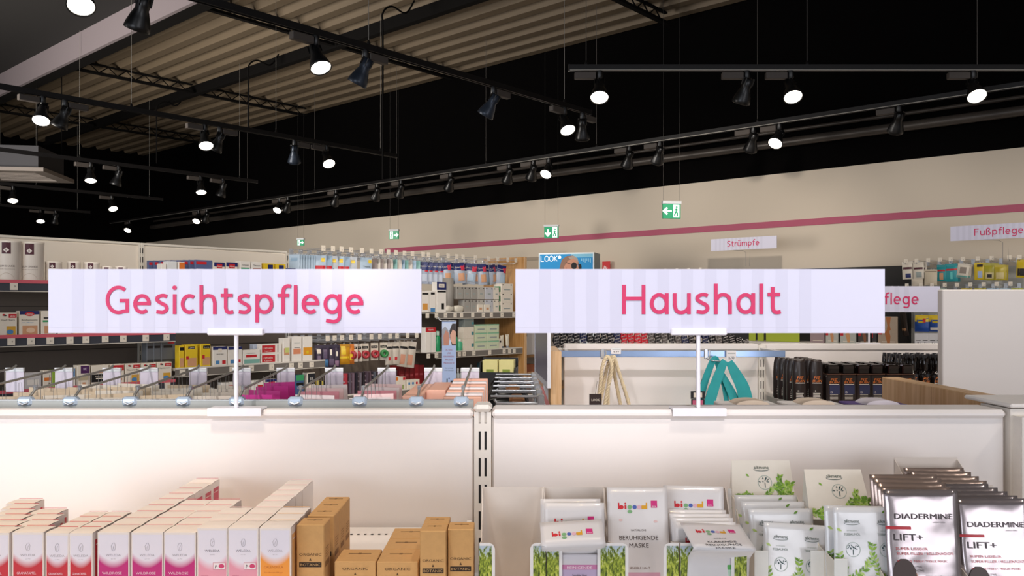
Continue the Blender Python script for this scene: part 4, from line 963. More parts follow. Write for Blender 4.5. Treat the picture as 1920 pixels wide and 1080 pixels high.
# cans on the top shelf
MAR = M('#4a1020', .5)
def can(r, h, lab, text=True, rz=0):
    t = thing('shake_can', lab, 'can', FA, (0, 0, 0))
    m = MB().lathe([(r*.97, .0), (r, .004), (r, h-.012), (r*1.01, h-.010), (r*1.01, h), (r*.96, h+.001), (.0, h)], M('#e9dfd2', .35, var=.01), 32, cap=False)
    def yf(x, z): return -math.sqrt(max(1e-8, (r*1.0)**2-x*x))
    y = -.0006
    m.build('can_body', t)
    b_ = MB(); b_.rect(-r*.36, r*.36, h*.68, h*.955, y, MAR, yf); b_.ribbon
    g = M('#eadfd6')
    for k in (.16, .11): pass
    cz = h*.77
    for a0 in range(4):
        pass
    b_.poly([(0, yf(0, 0)-.0012, cz-r*.24), (r*.17, yf(r*.17, 0)-.0012, cz), (0, yf(0, 0)-.0012, cz+r*.24), (-r*.17, yf(r*.17, 0)-.0012, cz)], g)
    b_.poly([(r*.1, yf(r*.1, 0)-.0012, cz-r*.14), (r*.24, yf(r*.24, 0)-.0012, cz), (r*.1, yf(r*.1, 0)-.0012, cz+r*.14)], g); b_.poly([(-r*.1, yf(r*.1, 0)-.0012, cz+r*.14), (-r*.24, yf(r*.24, 0)-.0012, cz), (-r*.1, yf(r*.1, 0)-.0012, cz-r*.14)], g)
    b_.text('R', 0, cz-r*.10, r*.2, MAR, -.0016, yf)
    b_.build('badge', t); b_ = MB()
    if text:
        b_.text('SLIM SHAKE', 0, h*.36, h*.045, M('#6b5a52'), y, yf, w=r*1.25); b_.text('Vanille Geschmack', 0, h*.30, h*.022, M('#9a8a80'), y, yf, w=r*1.3)
        pts = arc(0, h*.02, r*.62, h*.19, 10, 170, 14); k = M('#b9a58e')
        for a, c in zip(pts, pts[1:]): b_.poly([(a[0], yf(a[0], 0)+y, a[1]), (c[0], yf(c[0], 0)+y, c[1]), (c[0], yf(c[0], 0)+y, c[1]+.0015), (a[0], yf(a[0], 0)+y, a[1]+.0015)], k)
        b_.build('label_print', t)
    return t
CB = math.radians(-48.6)
def facecam(x, c):   # turn a round or facing object towards the aisle entrance a little
    return math.radians(-18)
for X0, X1, Y, l in ((-2, 37, 449, 'tall white slim shake can at the left edge'), (40, 81, 451, 'tall white slim shake can, second from left edge')):
    o = can(.052, .19, l); put(o, FA, (xa((X0+X1)/2, SF+.055), SF+.06, 1.7155), math.radians(-30))
o = can(.052, .19, 'tall white slim shake can standing behind the first two'); put(o, FA, (xa(52, SF+.17), SF+.18, 1.7155), math.radians(-30))
for X0, X1, Y, l in ((85, 118, 491, 'short white can with maroon badge, left of three above the facial care sign'), (126, 153, 491, 'short white can with maroon badge, middle of three above the facial care sign'), (157, 188, 492, 'short white can, right of three above the facial care sign'),
                  (189, 214, 500, 'shortest white can barely rising above facial care sign, left one'), (216, 240, 500, 'shortest white can barely rising above facial care sign, right one')):
    h = hpx((X0+X1)/2, Y, 1.7155, SF+.04); o = can((xa(X1)-xa(X0))/2-.003, h, l, False); put(o, FA, (xa((X0+X1)/2, SF+.045), SF+.05, 1.7155), math.radians(-30))
# second shelf
Z2 = 1.4605
o = aktiv(wpx(0, 34), .05, hpx(17, 586, Z2), 'Haut Haare', 'red-badged supplement box at left edge beside the blue-topped box'); at_shelf(o, 0, 34, Z2)
def abtei(w, d, h, word, lab):
    m = MB().bbox(-w/2, w/2, -d/2, d/2, 0, h, cr, .0012); y = -d/2-.0004
    m.rect(-w/2, w/2, h*.86, h, y, navy); m.disc(0, h*.88, w*.24, h*.085, y-.0002, red, None, 14); m.text('Abtei', 0, h*.85, h*.06, M('#f2e6dc'), y-.0004, w=w*.34)
    m.text(word, 0, h*.62, h*.06, INK, y, w=w*.8); m.text('zur Pflege', -w*.1, h*.53, h*.035, sky_, y, w=w*.6)
    m.rect(-w*.36, w*.40, h*.06, h*.42, y, tan); m.disc(w*.05, h*.24, w*.22, h*.1, y-.0002, M('#e6c4a4'))
    return tag(m.build('supplement_box'), lab, 'box')
o = abtei(wpx(38, 76), .05, hpx(57, 583, Z2), 'Bindegewebe', 'blue-topped supplement box beside the red-badged one on second shelf'); at_shelf(o, 38, 76, Z2)
nm = [('cream supplement box with green print cut by sign edge', cr, grn), ('cream supplement box hidden behind the sign, above third price tag', cr, red), ('yellow supplement box behind sign, lower edge showing under its left part', yel, navy),
      ('second yellow supplement box behind sign, lower edge showing', yel, red), ('white supplement box behind sign, above the second shelf tags', wh, sky_), ('white supplement box with pink print behind the sign', wh, tan)]
for i, ((l, b_, p), (X0, X1)) in enumerate(zip(nm, ((79, 108), (111, 136), (112+28, 172), (175, 200), (205, 235), (240, 268)))):
    o = box_goods('supplement_box', l, 'box', wpx(X0, X1), .045, .12, b_, [(-.8, .8, .55, .62, p), (-.7, .5, .68, .74, INK), (-.6, .8, .1, .4, tan)]); at_shelf(o, X0, X1, Z2)
# third shelf
Z3 = 1.2065
row = [(16, 47, 697, 'orange and red supplement pack at left of the lower shelf', cr, [(-.9, .3, .45, .62, org), (-.1, .95, .65, .9, red)]), (48, 80, 699, 'grey supplement pack behind a hanging tag holder at left', M('#c9c6c4'), [(-.7, .7, .3, .6, wh)]),
       (83, 99, 695, 'beige pack with orange square on lower shelf', cr, [(-.8, .8, .45, .62, org), (.2, .7, .08, .35, M('#7a5a3a'))]), (100, 108, 694, 'narrow lime green pack on lower shelf', M('#8fae3c'), []),
       (110, 122, 696, 'narrow grey pack right of lime green pack', M('#9a958e'), []), (124, 144, 690, 'blue and white pack left of purple-labelled box', wh, [(-.9, .9, .55, .95, sky_)])]
for X0, X1, Y, l, b_, p in row:
    o = box_goods('supplement_box', l, 'box', wpx(X0, X1), .045, hpx((X0+X1)/2, Y, Z3), b_, p); at_shelf(o, X0, X1, Z3)
o = box_goods('supplement_box', 'white box with purple lettered label on the lower shelf', 'box', wpx(146, 171), .05, hpx(158, 685, Z3), cr, [(-.45, .9, .62, .97, pur), (-.8, .8, .3, .5, M('#b9ab8c')), (-.2, .3, .05, .2, tan)], [('OPC', .22, .76, .12, M('#ead8ea'), .3)]); at_shelf(o, 146, 171, Z3)
o = box_goods('supplement_box', 'cream box with broad black lower half on the lower shelf', 'box', wpx(173, 206), .05, hpx(190, 685, Z3), cr, [(-1, 1, .18, .56, BLACK), (-.5, .6, .33, .38, cr), (-.2, .4, .62, .68, tan)], [('Eigenmarke', .05, .44, .05, cr, .6)]); at_shelf(o, 173, 206, Z3)
o = box_goods('supplement_box', 'cream box with red wedge banner on the lower shelf', 'box', wpx(209, 235), .05, hpx(222, 683, Z3), cr, [(-.95, .95, .68, .95, red), (-.7, .7, .2, .3, tan)], [('Ajona', .2, .74, .12, M('#ecd9a8'), .5)]); at_shelf(o, 209, 235, Z3)
for X0, X1, Y, word, l in ((237, 265, 682, 'Kieselerde', 'red-badged supplement box, left of the three at right end of lower shelf'), (267, 295, 681, 'Haut Nägel', 'red-badged supplement box, middle of three at right end of lower shelf'), (297, 324, 679, 'Hyaluron', 'red-badged supplement box, right of three at right end of lower shelf')):
    o = aktiv(wpx(X0, X1), .05, hpx((X0+X1)/2, Y, Z3), word, l); at_shelf(o, X0, X1, Z3)
# grey protein boxes behind
GP = M('#6e7174', .3)
for i, (X0, X1) in enumerate(((276, 289), (289, 303), (303, 331))):
    o = box_goods('protein_carton', 'smoky grey protein carton, %s of three under the second shelf' % ('left', 'middle', 'right')[i], 'box', wpx(X0, X1, 4.36), .06, .165, GP, [(-.1, .8, .80, .93, red), (-.7, .5, .66, .74, INK), (-.9, .9, .02, .3, M('#4a4a48'))] if i == 2 else [(-.8, .8, .66, .74, INK), (-.9, .9, .02, .3, M('#40403e'))]); at_shelf(o, X0, X1, 1.2705, 4.36)
ZB = 1.2705
def row_boxes(spec, z, c=SF, d=.05):
    for X0, X1, Y, l, b_, pr, tx in spec:
        o = box_goods('supplement_box', l, 'box', wpx(X0, X1, c), d, hpx((X0+X1)/2, Y, z, c), b_, pr, tx); at_shelf(o, X0, X1, z, c, d)
row_boxes([(337, 347, 648, 'yellow supplement box, partly covered, first of yellow trio', yel, [(-.8, .9, .78, .92, BLACK), (-.8, .8, .06, .45, tan)], []),
           (349, 372, 646, 'yellow supplement box in the middle of the yellow trio', yel, [(-.6, .5, .80, .92, BLACK), (-.7, .8, .06, .42, tan), (-.95, -.5, .36, .5, red)], [('Luvos', -.05, .83, .07, wh, .45)]),
           (377, 396, 645, 'yellow supplement box, rightmost of the yellow trio', yel, [(-.5, .9, .80, .93, BLACK), (-.6, .8, .08, .42, tan), (-.7, -.2, .36, .52, red)], [('Luvos', .2, .83, .07, wh, .5)]),
           (400, 427, 650, 'white box with navy lid stripe left of sign pole', wh, [(-1, 1, .84, 1, navy), (-.25, .25, .72, .90, cr), (-.6, -.1, .1, .28, sky_), (.3, .8, .1, .28, red)], [('MILFORD', 0, .58, .06, INK, .5)]),
           (429, 455, 650, 'white box with navy lid stripe behind the sign pole', wh, [(-1, 1, .84, 1, navy), (-.7, -.1, .1, .3, sky_), (.3, .8, .15, .3, red)], []),
           (457, 489, 656, 'white box with red bar and teal base right of sign pole', wh, [(-.7, .6, .48, .66, red), (-.9, .95, .06, .34, M('#7fb0a4'))], [('Hametum', -.1, .74, .08, INK, .5)]),
           (532, 545, 634, 'slim white box with green fruit picture', wh, [(-.8, .8, .3, .58, tan), (-.5, .8, .4, .6, M('#c9cf7a'))], []),
           (549, 567, 631, 'white box with peach fruit picture', wh, [(-.8, .8, .3, .52, M('#dc8f68')), (-.6, .6, .55, .57, INK)], [('FRUCHT', 0, .72, .04, lgr, .6)]),
           (569, 587, 631, 'white box with orange fruit picture at end of shelf', wh, [(-.95, .95, .25, .56, M('#e09a2c')), (-.3, .2, .3, .42, yel)], [])], ZB)
for k, (Y, l) in enumerate(((655, 'lower of two stacked white boxes with red lettered panel'), (634, 'upper of two stacked white boxes with red lettered panel'))):
    h = .056
    o = box_goods('supplement_box', l, 'box', wpx(492, 530), .05, h, wh, [(-.95, .35, .12, .85, red), (.6, .66, .1, .9, INK)], [('saturin', -.35, .45, .26, wh, .45), ('Kapseln', -.35, .2, .14, wh, .4)]); at_shelf(o, 492, 530, ZB+k*.0565)
o = box_goods('supplement_box', 'pale blue box standing behind stacked red lettered boxes', 'box', .05, .04, .11, M('#b9c2d2'), [(.2, .5, .1, .9, navy)]); at_shelf(o, 478, 492, ZB, SF+.06)
# top shelf of that unit, goods just rising above the sign
ZT = 1.6805
row_boxes([(303, 313, 494, 'first white carton rising above the sign beyond the slotted upright', wh, [], []), (315, 333, 490, 'second white carton rising above the sign beyond the slotted upright', M('#d9dad8'), [], []),
           (335, 348, 491, 'white carton with orange panel rising above the sign', wh, [(-.7, .95, .5, .98, M('#d9752c'))], []),
           (402, 423, 492, 'navy-topped carton with red oval above the sign, left one', cr, [(-1, 1, .86, 1, navy), (-.5, .5, .80, .95, red)], [('Abtei', 0, .84, .06, wh, .4)]), (425, 447, 492, 'navy-topped carton with red oval above the sign, right one', cr, [(-1, 1, .86, 1, navy), (-.5, .5, .80, .95, red)], [('Abtei', 0, .84, .06, wh, .4)]),
           (451, 471, 490, 'cream carton with green lettering rising above the sign', wh, [(-.8, .8, .70, .80, grn)], [('Tetesept', 0, .86, .05, INK, .7)]), (473, 492, 491, 'cream carton with brown lettering rising above the sign', wh, [(-.8, .8, .70, .80, M('#a8735a'))], [('Tetesept', 0, .86, .05, INK, .7)]),
           (496, 516, 494, 'yellow carton with navy panel above the sign, left one', yel, [(-.3, .7, .4, .96, navy)], []), (518, 537, 495, 'yellow carton with navy panel above the sign, right one', yel, [(-.4, .6, .4, .96, navy)], []),
           (539, 556, 503, 'low navy carton above the sign near shelf end', navy, [(-.5, .5, .7, .95, red)], [])], ZT)
# leaning row of blue cartons
x0 = xa(352, SF+.02); x1 = xa(400, SF+.02)
bl = box_goods('tablet_carton', 'x', 'box', .10, .02, .175, M('#56628a', .5), [(-.9, .9, .55, .72, wh), (-.9, .3, .86, .95, red), (-.4, .95, .05, .45, M('#d6c4c4'))], [('bimaX', 0, .60, .08, M('#56628a'), .5)])
for k in range(9):
    o = bl if k == 0 else dup(bl)
    put(o, FA, (x1-.055-.0165*k, SF+.03+.034*k, ZT), 0); relabel(o, 'blue tablet carton with white lettering, %s' % ('frontmost of the row above the sign' if k == 0 else '%s from front of the row above sign' % ORD[k]), 'blue tablet cartons')
# lower shelf goods of units four to six
row_boxes([(327, 345, 726, 'low white box with red badge left of hanging tag holders', wh, [(-.1, .9, .6, .85, red)], [('aktiv', .4, .66, .1, wh, .3)]), (352, 364, 727, 'low white box half hidden behind a tag holder', wh, [(-.1, .5, .6, .8, INK)], []),
           (380, 391, 724, 'cream bottle box left of magenta pack', cr, [(-.8, .8, .2, .3, red)], []), (393, 403, 728, 'small white capped box beside sign pole foot', wh, [(-1, 1, .8, 1, lgr)], []),
           (417, 441, 717, 'white box with red badge behind sign pole', wh, [(-.0, .95, .72, .9, red), (-.6, .2, .3, .4, red)], [('aktiv', .5, .76, .07, wh, .3)]),
           (474, 496, 713, 'white box with red badge right of the magenta pack', wh, [(-.1, .9, .62, .82, red), (-.7, .5, .3, .4, tan)], [('aktiv', .4, .68, .08, wh, .3)]),
           (498, 520, 711, 'white box with red oval right of the magenta pack', wh, [(-1, 1, .9, 1, navy), (-.4, .7, .72, .9, red), (-.9, .9, .35, .45, org)], []),
           (556, 571, 703, 'blue herbal tea box with green top', M('#3f5e86'), [(-1, 1, .8, 1, grn), (-.9, .9, .62, .72, BLACK), (-.5, .8, .1, .3, yel)], [('OLIV', 0, .5, .1, cr, .7)]),
           (577, 592, 699, 'cream box with dark header and lettering', cr, [(-.8, .95, .6, .98, M('#1f2126'))], [('EIS', .1, .75, .1, wh, .4)]),
           (738, 750, 706, 'small cream box with orange badge near lower price tag', cr, [(-.4, .6, .75, .95, org)], []), (750, 762, 707, 'small cream box with red corner near lower price tag', cr, [(.1, .9, .8, .98, red), (-.5, .5, .2, .5, M('#9aa46a'))], []),
           (764, 788, 712, 'small cream box with coloured dots on lower shelf', cr, [(-.8, -.5, .6, .8, sky_), (-.2, .1, .6, .8, sky_), (.4, .7, .6, .8, red)], []),
           (818, 829, 706, 'white box with red lid beside the hanging banner', wh, [(-1, 1, .78, 1, red)], [])], 1.0205)
for i in range(6):
    X = 597+i*4; o = box_goods('magazine', 'narrow yellow-edged booklet, %s of the upright row' % side(i, 6), 'booklet', .012, .12, .125-.002*i, (M('#c8b24a'), BLACK)[i % 2], [(-.6, .6, .2, .3, cr)]); at_shelf(o, X, X+3, 1.0205, SF, .12); o['group'] = 'yellow-edged booklets'
OR_ = [M('#a3202c', .4), M('#2a2226', .3), M('#4a3a44', .3), M('#6a5560', .3), M('#2c2830', .3), M('#564a50', .3)]
def packet(w, h, d, base, prints=(), texts=(), tab=.008, name='hanging_packet'):
    """hanging blister card: card with a bulged pack in front and a euro slot tab on top"""
    m = MB(); m.box(-w/2, w/2, -.001, .001, -h, 0, base); nx, nz = 5, 7; vs = []; fs = []
    for i in range(nx):
        for j in range(nz):
            u = i/(nx-1); v = j/(nz-1); vs.append((-w*.5+w*u, -.0015-d*(1-(2*u-1)**4)*(1-(2*v-1)**4), -h+h*.86*v))
    for i in range(nx-1):
        for j in range(nz-1): a = i*nz+j; fs.append((a, a+nz, a+nz+1, a+1))
    m.add(vs, fs, base, True)
    def yf(x, z):
        u = min(1, abs(2*x/w)); v = min(1, abs(2*(z+h)/(h*.86)-1)); return -.0015-d*(1-u**4)*(1-v**4)
    for i, (a, b_, c, e, k) in enumerate(prints): m.rect(a*w/2, b_*w/2, -h+c*h, -h+e*h, -.0006-.0003*i, k, yf)
    for s_, cx, z, hh, k, ww in texts: m.text(s_, cx*w/2, -h+z*h, hh*h, k, -.0022, yf, w=ww*w if ww else None)
    m.tube([(-.004, 0, -.001), (-.003, 0, tab), (.003, 0, tab), (.004, 0, -.001)], .0005 if tab > .01 else .0012, M('#8d8b88', .4) if tab > .01 else M('#d8d8d6', .3), 4)
    return m.build(name)
# patterned thin packs fanned on the lower shelf
pk = None
for i in range(15):
    X = 646+i*6.6; m = OR_[0] if i == 0 else OR_[1+i % 5]
    o = box_goods('patterned_pack', 'thin %s patterned pack, %s of the fanned row under the hooks' % ('red' if i == 0 else 'dark', side(i, 15)), 'pack', .09, .012, .135, m, [(-.6, .5, .3, .36, cr), (-.3, .7, .55, .62, M('#9a8a90')), (-.6, .1, .12, .2, M('#b8a8ae')), (-.1, .6, .8, .86, M('#8a7a80'))])
    put(o, FA, (xa(X+4), SF+.06, 1.0405+.012*math.sin(i*2.1)**2*0), math.radians(-62+5*math.sin(i*1.7)), 0, math.radians(3*math.sin(i*3.3))); o['group'] = 'dark patterned packs'
# ------------------------------------------------------------------ hooks and hanging packets
def hook(fr, x, y, z, L, lab, grp, tagc=TAGW, ts=.03, dirn=-1):
    """double wire hook reaching out from the back (towards -y) with a price plate at its tip"""
    t = thing('display_hook', lab, 'hook', fr, (x, y, z), 0, grp)
    MB().tube([(0, 0, 0), (0, -L*.97, .0), (0, -L, .01)], .0025, CHROME, 6).build('prong', t)
    MB().tube([(0, 0, .03), (0, -L, .03)], .002, CHROME, 5).build('tag_arm', t)
    MB().box(-ts/2, ts/2, -L-.003, -L-.001, .012, .012+ts*1.1, tagc).text('4', .004, .02, .008, INK, -L-.0032).build('price_plate', t)
    MB().box(-.015, .015, 0, .006, -.01, .04, CHROME).build('clip', t)
    return t
hk = hook(FA, 0, 0, 0, .34, 'x', None)
def row_hooks(xs, z, rowname, grp, y=SB_-.033):
    for i, x in enumerate(xs):
        o = hk if (i == 0 and grp == 'top row shelf hooks') else dup(hk); put(o, FA, (x, y, z)); relabel(o, 'chrome hook with price plate, %s in %s' % (side(i, len(xs)), rowname), grp)
topz = 1.935; TX = [556, 575, 596, 617, 634, 652, 672, 690, 706, 722, 738, 752, 765]
b_ = MB().box(0, secs[6]-secs[4], -.01, .01, -.012, .012, CHROME).build('hook_rail'); put(b_, FA, (secs[4], SB_-.016, topz)); tag(b_, 'chrome rail carrying top hooks of the long shelf', 'rail')
b_ = MB().box(0, secs[5]-secs[4], -.01, .01, -.012, .012, CHROME).build('hook_rail'); put(b_, FA, (secs[4], SB_-.016, 1.375)); tag(b_, 'chrome rail carrying middle hooks of the long shelf', 'rail')
hx = [xa(X, 4.36) for X in (600, 618, 634, 652, 672, 690, 708, 722, 736, 752, 767)]
row_hooks(hx, topz, 'top row behind facial care sign', 'top row shelf hooks', SB_-.033)
hx2 = [xa(X, 4.36) for X in (787, 797, 814, 834, 850, 862, 885, 910, 927, 946, 961)]
row_hooks(hx2, topz, 'top row between both signs', 'top row end hooks', SB_-.033)
hx3 = [xa(X, 4.36) for X in (608, 621, 635, 652, 668, 690, 706, 725, 738, 758, 775)]
row_hooks(hx3, 1.375, 'middle row below facial care sign', 'middle row shelf hooks', SB_-.033)
ltb = M('#a9bccb', .3); ltb2 = M('#8fa9bd', .3); clear = M('#b8bdc2', .25); tealp = M('#7aa7a0', .3); brn = M('#8a7d78', .4); beig = M('#c9c0b4', .4)
def packs(xs, z, y, w, h, d, mats, prints, texts, lab, rowname, grp, dz=0, yaw=-.3):
    first = None; n = len(xs)
    for i, x in enumerate(xs):
        o = packet(w, h, d, mats[i % len(mats)], prints[i % len(prints)], texts)
        put(o, FA, (x, y+.0*i, z), yaw+random.uniform(-.12, .12)); tag(o, '%s, %s in %s' % (lab, side(i, n), rowname), 'packet', grp)
xs = [xa(X, 4.42) for X in (552, 557, 562, 567, 572, 577, 582, 587)]
packs(xs, topz-.014, 4.42, .07, .20, .008, [ltb], [[(-.6, .6, .8, .9, ltb2)]], [], 'pale blue hanging packet', 'the pale group above the sign', 'pale blue hanging packets', yaw=-1.1)
xs = [xa(X, 4.38) for X in (600, 612, 622, 634, 645, 658)]
packs(xs, topz-.014, 4.38, .075, .20, .010, [ltb, ltb2, clear], [[(-.9, .9, .55, .68, red), (.2, .8, .8, .92, yel)], [(-.9, .9, .56, .68, red)], [(-.6, .4, .5, .6, navy), (.0, .7, .8, .9, yel)]], [], 'blue packet with red band hanging on a hook', 'the banded group', 'banded blue hanging packets', yaw=-.5)
o = packet(.085, .20, .012, ltb, [(-.7, .7, .5, .58, pur), (.4, .95, .82, .93, yel)], [('Titania', 0, .68, .05, INK, .6)]); put(o, FA, (xa(686, 4.36), 4.36, topz-.014), -.2); tag(o, 'large pale blue packet with purple stripe hanging above the sign', 'packet')
xs = [xa(X, 4.40) for X in (698, 704, 710, 716, 722, 728)]
packs(xs, topz-.014, 4.40, .07, .20, .007, [brn, beig], [[(-.5, .5, .3, .5, cr)]], [], 'grey-brown hanging packet', 'the brownish group above sign', 'grey brown hanging packets', yaw=-1.0)
xs = [xa(X, 4.40) for X in (736, 744, 750, 757, 764, 771, 779)]
packs(xs, topz-.014, 4.40, .07, .20, .007, [tealp, beig, ltb2], [[(-.7, .7, .1, .5, M('#8fa9b8'))]], [], 'pale teal hanging packet', 'the teal group above the sign', 'pale teal hanging packets', yaw=-1.0)
xs = [xa(X, 4.38) for X in (794, 803, 813, 823)]
packs(xs, topz-.02, 4.38, .062, .155, .008, [M('#9aa3b4', .4)], [[(-1, 1, .62, 1, navy), (.3, 1, .55, .62, red), (-.8, .8, .1, .45, M('#b9c0cc'))]], [('Hansa', -.1, .78, .07, cr, .6)], 'blue-headed dressing packet, neatly hung', 'the group right of facial care sign', 'blue headed dressing packets', yaw=-.75)
for i, (X, yw) in enumerate(((836, -.5), (848, .1), (860, -.4), (870, .2), (884, -.7), (893, -.4), (902, -.5), (913, .1), (922, .2), (934, -.5), (941, -.2))):
    o = packet(.085 if i % 3 else .07, .155-.003*(i % 3), .016, M('#aeb6c2', .25), [(-1, 1, .66, 1, navy), (.2, 1, .62, .9, M('#c8324a')), (-.4, .8, .12, .5, (tan, ltb, M('#d9a27c'))[i % 3])], [('Futuro', -.3, .76, .07, cr, .5)])
    put(o, FA, (xa(X, 4.36+.03*(i % 2)), 4.36+.03*(i % 2), topz-.016), yw, 0, random.uniform(-.12, .12)); tag(o, 'navy and red bandage packet, %s of the loose hanging bunch' % side(i, 11), 'packet', 'navy and red bandage packets')
# middle row
dp = M('#3f3548', .4); gold = M('#c98f1e', .4)
for i, (X, w_, h_, m_, pr, l) in enumerate((
    (597, .05, .13, dp, [(-.5, .5, .6, .8, cr), (-.4, .4, .1, .5, M('#7a6a80'))], 'dark purple brush packet, left end of middle hooks'),
    (609, .055, .14, dp, [(-.7, .7, .02, .35, sky_), (-.4, .4, .4, .8, M('#5a4a64'))], 'dark brush packet with blue base on middle hooks'),
    (621, .055, .145, dp, [(-.6, .6, .1, .4, M('#6a5a74')), (-.4, .0, .55, .8, cr)], 'dark brush packet with white oval on middle hooks'),
    (629, .055, .145, dp, [(-.7, .7, .05, .3, M('#9a7a94')), (0, .4, .5, .7, cr)], 'dark brush packet with mauve base on middle hooks'),
    (645, .075, .13, gold, [(-.8, .8, .3, .4, yel), (-.6, .2, .5, .9, yel)], 'golden yellow sponge packet on middle hooks'), (657, .05, .13, M('#d47a2a', .4), [(-.5, .5, .2, .5, yel)], 'orange yellow packet on middle hooks'))):
    o = packet(w_, h_, .018, m_, pr); put(o, FA, (xa(X, 4.37), 4.37, 1.36), -.4); tag(o, l, 'packet')
def spool(col, lab, X, yaw):
    t = thing('tape_spool_card', lab, 'tape spool', FA, (xa(X, 4.36), 4.36, 1.36), yaw)
    MB().box(-.026, .026, -.001, .001, -.115, 0, M('#d8cdbb', .5)).rect(-.022, .022, -.034, -.018, -.0014, BLACK).text('TAPE', 0, -.029, .007, cr, -.0018, w=.03).tube([(-.004, 0, -.001), (-.003, 0, .008), (.003, 0, .008), (.004, 0, -.001)], .0012, CHROME, 4).build('card', t)
    R = Matrix.Translation((0, -.004, -.072)) @ Matrix.Rotation(PI/2, 4, 'X')
    MB().lathe([(.011, 0), (.026, 0), (.026, .004), (.018, .006), (.018, .02), (.026, .022), (.026, .026), (.011, .026), (.011, 0)], col, 22, T=R, cap=False).build('spool', t)
for i, (X, c_, l) in enumerate(((664, '#a8323a', 'card edge-on with red tape spool, first of the spool row'), (672, '#a8323a', 'red tape spool card, second of the spool row'), (684, '#b0363e', 'red tape spool card facing front, left of two'), (702, '#b0363e', 'red tape spool card facing front, right of two'), (719, '#3a8a4a', 'green tape spool card on middle hooks'))):
    spool(M(c_, .35), l, X, -1.2 if i < 2 else -.35)
for i, (X, w_, h_, l) in enumerate(((729, .05, .15, 'white plaster packet with red dot, left of two under sign corner'), (741, .06, .15, 'white plaster packet with red dot, right of two under sign corner'), (758, .07, .17, 'flesh coloured plaster packet hanging askew'), (772, .075, .18, 'tall plaster packet with black band at the row end'))):
    o = packet(w_, h_, .012, M('#c9bfb0', .4), [(-.8, .9, .72, .82, BLACK), (-.3, .3, .2, .35, red) if i < 2 else (-.6, .4, .1, .5, M('#c98f74'))]); put(o, FA, (xa(X, 4.35), 4.35, 1.36), -.3, 0, .0 if i < 2 else .12); tag(o, l, 'packet')
# ------------------------------------------------------------------ last unit goods
Z5 = 1.5605
row_boxes([(791, 806, 546, 'bandage carton with orange figure beside the sign edge', wh, [(-.8, .8, .84, .92, BLACK), (-.7, .6, .12, .42, M('#d99a4a'))], []), (807, 818, 545, 'white bandage carton with dark stripe left of the blue-headed one', wh, [(-.7, .7, .82, .92, BLACK), (-.8, .8, .02, .2, sky_)], []),
           (820, 838, 529, 'tall bandage carton with navy header card', wh, [(-1, 1, .74, 1, navy), (-.6, .6, .82, .94, cr), (-.9, .9, .66, .71, BLACK), (0, .5, .1, .3, BLACK)], [('Hansa', 0, .86, .04, navy, .4)])], Z5)
def roll(lab, X0, X1, Y0, Y1, m_):
    r = wpx(X0, X1)/2; o = MB().lathe([(r*.5, 0), (r, 0), (r, hpx(X0, Y0, Z5)), (r*.5, hpx(X0, Y0, Z5))], m_, 20).build('bandage_roll'); put(o, FA, (xa((X0+X1)/2), SF+.04, Z5)); tag(o, lab, 'roll')
roll('tall grey gauze roll standing beside navy-headed carton', 839, 855, 521, 582, M('#8f8a82', .6))
grey = M('#a09c94', .5); 
for r_, (z, Y) in enumerate(((Z5, 560), (Z5+.094, 537))):
    for i, (X0, X1) in enumerate(((857, 870), (871, 883), (884, 896), (897, 910), (911, 926), (927, 937))):
        if r_ == 0 and i in (0,): continue
        m_ = (grey, grey, grey, M('#b9b4aa', .5), M('#c3c4c8', .5), cr)[i]
        o = box_goods('plaster_box', '%s plaster box, %s of the %s level' % (('grey', 'grey', 'grey', 'pale grey', 'bluish white', 'cream')[i], side(i, 6), ('lower', 'upper')[r_]), 'box', wpx(X0, X1), .06, .090, m_, [(-.8, -.5, .85, .93, INK), (.5, .8, .85, .93, INK), (-.4, .4, .4, .5, lgr)]); at_shelf(o, X0, X1, z, SF, .06)
        o['group'] = 'plaster boxes in two levels'
for k in range(3):
    o = box_goods('gauze_box', 'cream gauze box with green edge, %s of the stack by oak panel' % ('bottom', 'middle', 'top')[k], 'box', wpx(941, 963), .08, .072, cr, [(-.8, -.6, .8, .9, INK), (.6, .8, .8, .9, INK), (-.6, .5, .3, .4, lgr)], [], M('#2f7a4a')); at_shelf(o, 941, 963, Z5+k*.0725, SF, .08); o['group'] = 'gauze boxes stacked by the oak panel'
def crumple(name, lab, w, d, h, m_, seed, cat='pack'):
    rnd = random.Random(seed); mb = MB(); vs = []; fs = []; n1, n2 = 7, 10
    for i in range(n1):
        ph = PI*i/(n1-1)
        for j in range(n2):
            th = 2*PI*j/n2; k = 1+rnd.uniform(-.12, .12)
            sx = math.copysign(abs(math.cos(th))**.6, math.cos(th)); sy = math.copysign(abs(math.sin(th))**.6, math.sin(th)); r = math.sin(ph)**.5
            vs.append((w/2*sx*r*k, d/2*sy*r*k, h/2-h/2*math.copysign(abs(math.cos(ph))**.8, math.cos(ph))))
    for i in range(n1-1):
        for j in range(n2): a = i*n2+j; b2 = i*n2+(j+1) % n2; fs.append((a, b2, b2+n2, a+n2))
    mb.add(vs, fs, m_, True); o = mb.build(name); return tag(o, lab, cat)
for X, w_, h_, m_, l in ((845, .08, .05, M('#c9c2b2', .3), 'crumpled clear gauze pack lying on the bandage shelf'), (862, .1, .05, M('#d6cfbe', .3), 'second crumpled gauze pack lying before the grey boxes')):
    o = crumple('gauze_pack', l, w_, .05, h_, m_, X); put(o, FA, (xa(X), SF+.02, Z5), 0)
for i, X in enumerate((902, 915)):
    o = box_goods('plaster_box', 'small plaster box with skin coloured picture, %s in front of grey boxes' % ('left', 'right')[i], 'box', .055, .015, .055, cr, [(-.5, .5, .3, .6, tan)]); put(o, FA, (xa(X, SF-.01), SF-.008+.01, Z5), 0)
Z6 = 1.2805
